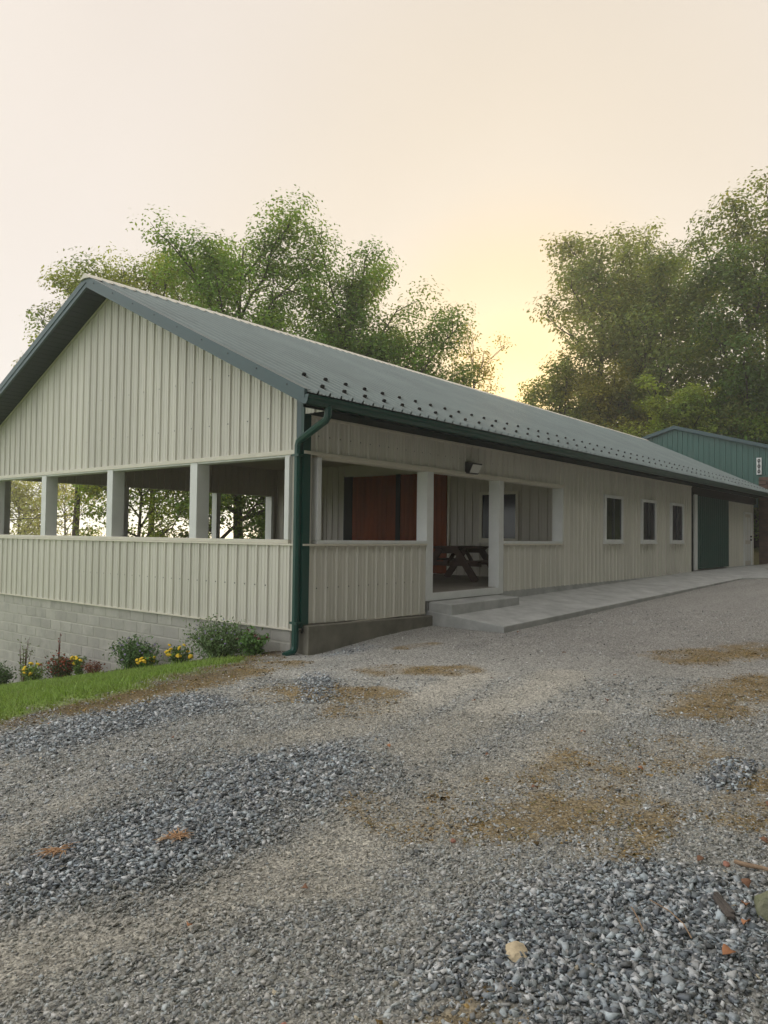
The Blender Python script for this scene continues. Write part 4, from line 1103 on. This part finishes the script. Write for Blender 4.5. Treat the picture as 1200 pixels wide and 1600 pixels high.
# ------------------------------------------------------------------ single things on the gravel
def rock(name, label, x, y, sx, sy, sz, material, seed, sink=0.35, rz=0.0, cat='stone', sub=3):
    rs = np.random.default_rng(seed)
    bm = bmesh.new(); bmesh.ops.create_icosphere(bm, subdivisions=sub, radius=1.0)
    dirs = rs.normal(size=(10, 3)); dirs /= np.linalg.norm(dirs, axis=1, keepdims=True); cut = rs.uniform(0.62, 0.95, 10)
    for v in bm.verts:
        p_ = np.array(v.co)
        for dv_, c_ in zip(dirs, cut):
            e = p_ @ dv_ - c_
            if e > 0: p_ = p_ - dv_ * e
        p_ = p_ * (1 + 0.05 * rs.normal())
        v.co = Vector((p_[0] * sx, p_[1] * sy, p_[2] * sz))
    me = bpy.data.meshes.new(name); bm.to_mesh(me); bm.free()
    o = obj(name, me, material)
    o.location = (x, y, gz(x, y) + sz * (1 - 2 * sink)); o.rotation_euler = (rs.normal() * 0.1, rs.normal() * 0.1, rz)
    return tag(o, label, cat)
rock('flat_stone', 'pale sandstone slab lying flat in the foreground gravel', -4.80, -6.07, 0.064, 0.046, 0.016, 'sandstone', 14, 0.15, 0.5)
rock('mossy_rock', 'greenish mossy rock at the right edge of the gravel', -3.80, -6.80, 0.13, 0.11, 0.085, 'mossrock', 6, 0.3, 0.2)
rock('brick_chip', 'salmon red brick chip beside the bare stick', -3.36, -6.47, 0.026, 0.021, 0.016, 'terracotta', 8, 0.2, 0.3, sub=2)
rock('brick_chip', 'orange brick chip in the middle of the gravel lot', -3.98, -5.22, 0.021, 0.018, 0.014, 'terracotta', 9, 0.2, 0.3, sub=2)
rock('brick_chip', 'orange brick chip at the bottom edge near the centre', -5.62, -5.62, 0.020, 0.016, 0.013, 'terracotta', 10, 0.2, 0.3, sub=2)
sx_, sy_ = -3.30, -6.52
sk = MB(); pts = [(-3.325, -6.500), (-3.345, -6.56), (-3.34, -6.63), (-3.36, -6.72), (-3.37, -6.86)]
sk.tube([(a_, b_, gz(a_, b_) + 0.022 + 0.004 * i) for i, (a_, b_) in enumerate(pts)], [0.011, 0.012, 0.010, 0.011, 0.009], 7)
tag(sk.build('bare_stick', 'stick', smooth=True), 'pale bare stick lying at the right edge of the gravel', 'stick')
dw = MB(); a0, b0 = Vector((-3.86, -6.56, gz(-3.86, -6.56) + 0.02)), Vector((-4.02, -6.66, gz(-4.02, -6.66) + 0.02))
dw.bar(a0, b0, 0.040, 0.020).bar(a0 + Vector((0.02, 0.012, 0.008)), b0 + Vector((0.03, 0.0, 0.012)), 0.022, 0.014).bar(a0 + Vector((-0.01, -0.016, 0.004)), a0.lerp(b0, 0.7) + Vector((-0.012, -0.012, 0.006)), 0.018, 0.012)
tag(dw.build('wood_chunk', 'darkwood', bevel=0.004), 'dark rotten wood chunk near the mossy rock', 'wood')
for k, (pts, lab) in enumerate(((((-4.09, -6.34), (-4.13, -6.44), (-4.20, -6.52), (-4.29, -6.58)), 'thin brown twig in the gravel left of the wood chunk'),
                                (((-4.20, -6.30), (-4.28, -6.36), (-4.36, -6.41)), 'short pale twig lying over the loosest foreground gravel'))):
    tw = MB(); tw.tube([(a_, b_, gz(a_, b_) + 0.028) for a_, b_ in pts], 0.0030, 5)
    tag(tw.build('twig', 'stick'), lab, 'twig')
def needles(x, y, label, seed, r_=0.075, n=46):
    rs = np.random.default_rng(seed); mb = MB(); z = gz(x, y) + 0.022
    for k in range(n):
        a_ = rs.normal() * 1.1 + rs.choice([0.3, 3.4]); L = r_ * rs.uniform(0.5, 1.25); c0 = Vector((x + rs.normal() * 0.018, y + rs.normal() * 0.018, z + rs.uniform(0, 0.012)))
        e = c0 + Vector((math.cos(a_) * L, math.sin(a_) * L, rs.uniform(-0.006, 0.012)))
        mb.tube([c0, c0.lerp(e, 0.5) + Vector((0, 0, 0.007)), e], [0.0026, 0.0024, 0.001], 4, caps=False)
    tag(mb.build('needle_cluster', 'needle'), label, 'needles')
needles(-4.98, -4.11, 'larger fan of dry orange pine needles on the gravel', 2, 0.085)
needles(-5.48, -3.77, 'smaller flat clump of orange pine needles at the left', 3, 0.075, 40)
def leaf_obj(x, y, s, material, seed):
    rs = np.random.default_rng(seed); n = 7; mb = MB(); vs_ = []
    for i in range(n):
        t_ = i / (n - 1); w = math.sin(math.pi * t_ ** 0.85) * 0.34 * (1 + 0.12 * rs.normal()); c0 = 0.18 * math.sin(math.pi * t_)
        vs_ += [(t_ - 0.5, -w, c0 + abs(w) * 0.5), (t_ - 0.5, 0, c0), (t_ - 0.5, w, c0 + abs(w) * 0.35)]
    fs = []
    for i in range(n - 1):
        a_ = i * 3; fs += [(a_, a_ + 3, a_ + 4, a_ + 1), (a_ + 1, a_ + 4, a_ + 5, a_ + 2)]
    mb.add(vs_, fs)
    o = mb.build('fallen_leaf', material, smooth=True)
    md = o.modifiers.new('thickness', 'SOLIDIFY'); md.thickness = 0.03
    o.scale = (s, s, s); o.rotation_euler = (rs.normal() * 0.3, rs.normal() * 0.3, rs.uniform(0, 6.28)); o.location = (x, y, gz(x, y) + 0.022)
    return o
leaves = [(-3.42, -6.36), (-3.05, -6.62), (-2.95, -6.55), (-3.62, -6.62), (-3.86, -6.68), (-2.7, -6.6), (-3.2, -6.72), (-4.02, -6.72), (-2.35, -6.45), (-2.2, -6.62), (-4.3, -6.72), (-1.9, -6.4)]
for i, (a_, b_) in enumerate(leaves):
    tag(leaf_obj(a_, b_, random.uniform(0.045, 0.075), ['dryleaf', 'orangeleaf', 'dryleaf'][i % 3], i), 'dry fallen leaf among the litter along the right edge of the gravel', 'leaf', 'fallen leaves at the right edge')
for i, (a_, b_) in enumerate([(-4.9, -5.0), (-5.45, -4.85), (-2.6, -4.6), (-1.6, -4.9), (-0.4, -4.6), (0.8, -4.2), (-0.2, -3.2), (-2.9, -3.9), (-3.8, -2.4), (-4.2, -1.2), (1.8, -3.1), (-1.2, -3.6), (3.1, -1.7), (-2.2, -5.6), (-3.0, -5.2)]):
    tag(leaf_obj(a_, b_, random.uniform(0.035, 0.06), ['dryleaf', 'orangeleaf'][i % 2], 40 + i), 'small brown fallen leaf lying alone on the open gravel lot', 'leaf', 'fallen leaves on the open lot')

# ------------------------------------------------------------------ haze
hz = MB().box(gx[0] - 1, gx[-1] + 1, gy[0] - 1, gy[-1] + 1, float(GZ.min()) - 1, 26.0).build('haze', None)
hm = bpy.data.materials.new('morning_haze'); hm.use_nodes = True
hn, hl = hm.node_tree.nodes, hm.node_tree.links
hn.clear(); ho = hn.new('ShaderNodeOutputMaterial'); pv = hn.new('ShaderNodeVolumePrincipled')
pv.inputs['Color'].default_value = (1.0, 0.99, 0.97, 1)
pv.inputs['Density'].default_value = 0.0017
pv.inputs['Anisotropy'].default_value = 0.3
hl.new(pv.outputs[0], ho.inputs['Volume'])
hz.data.materials.append(hm)
tag(hz, 'thin morning haze over the whole place', 'haze', kind='stuff')
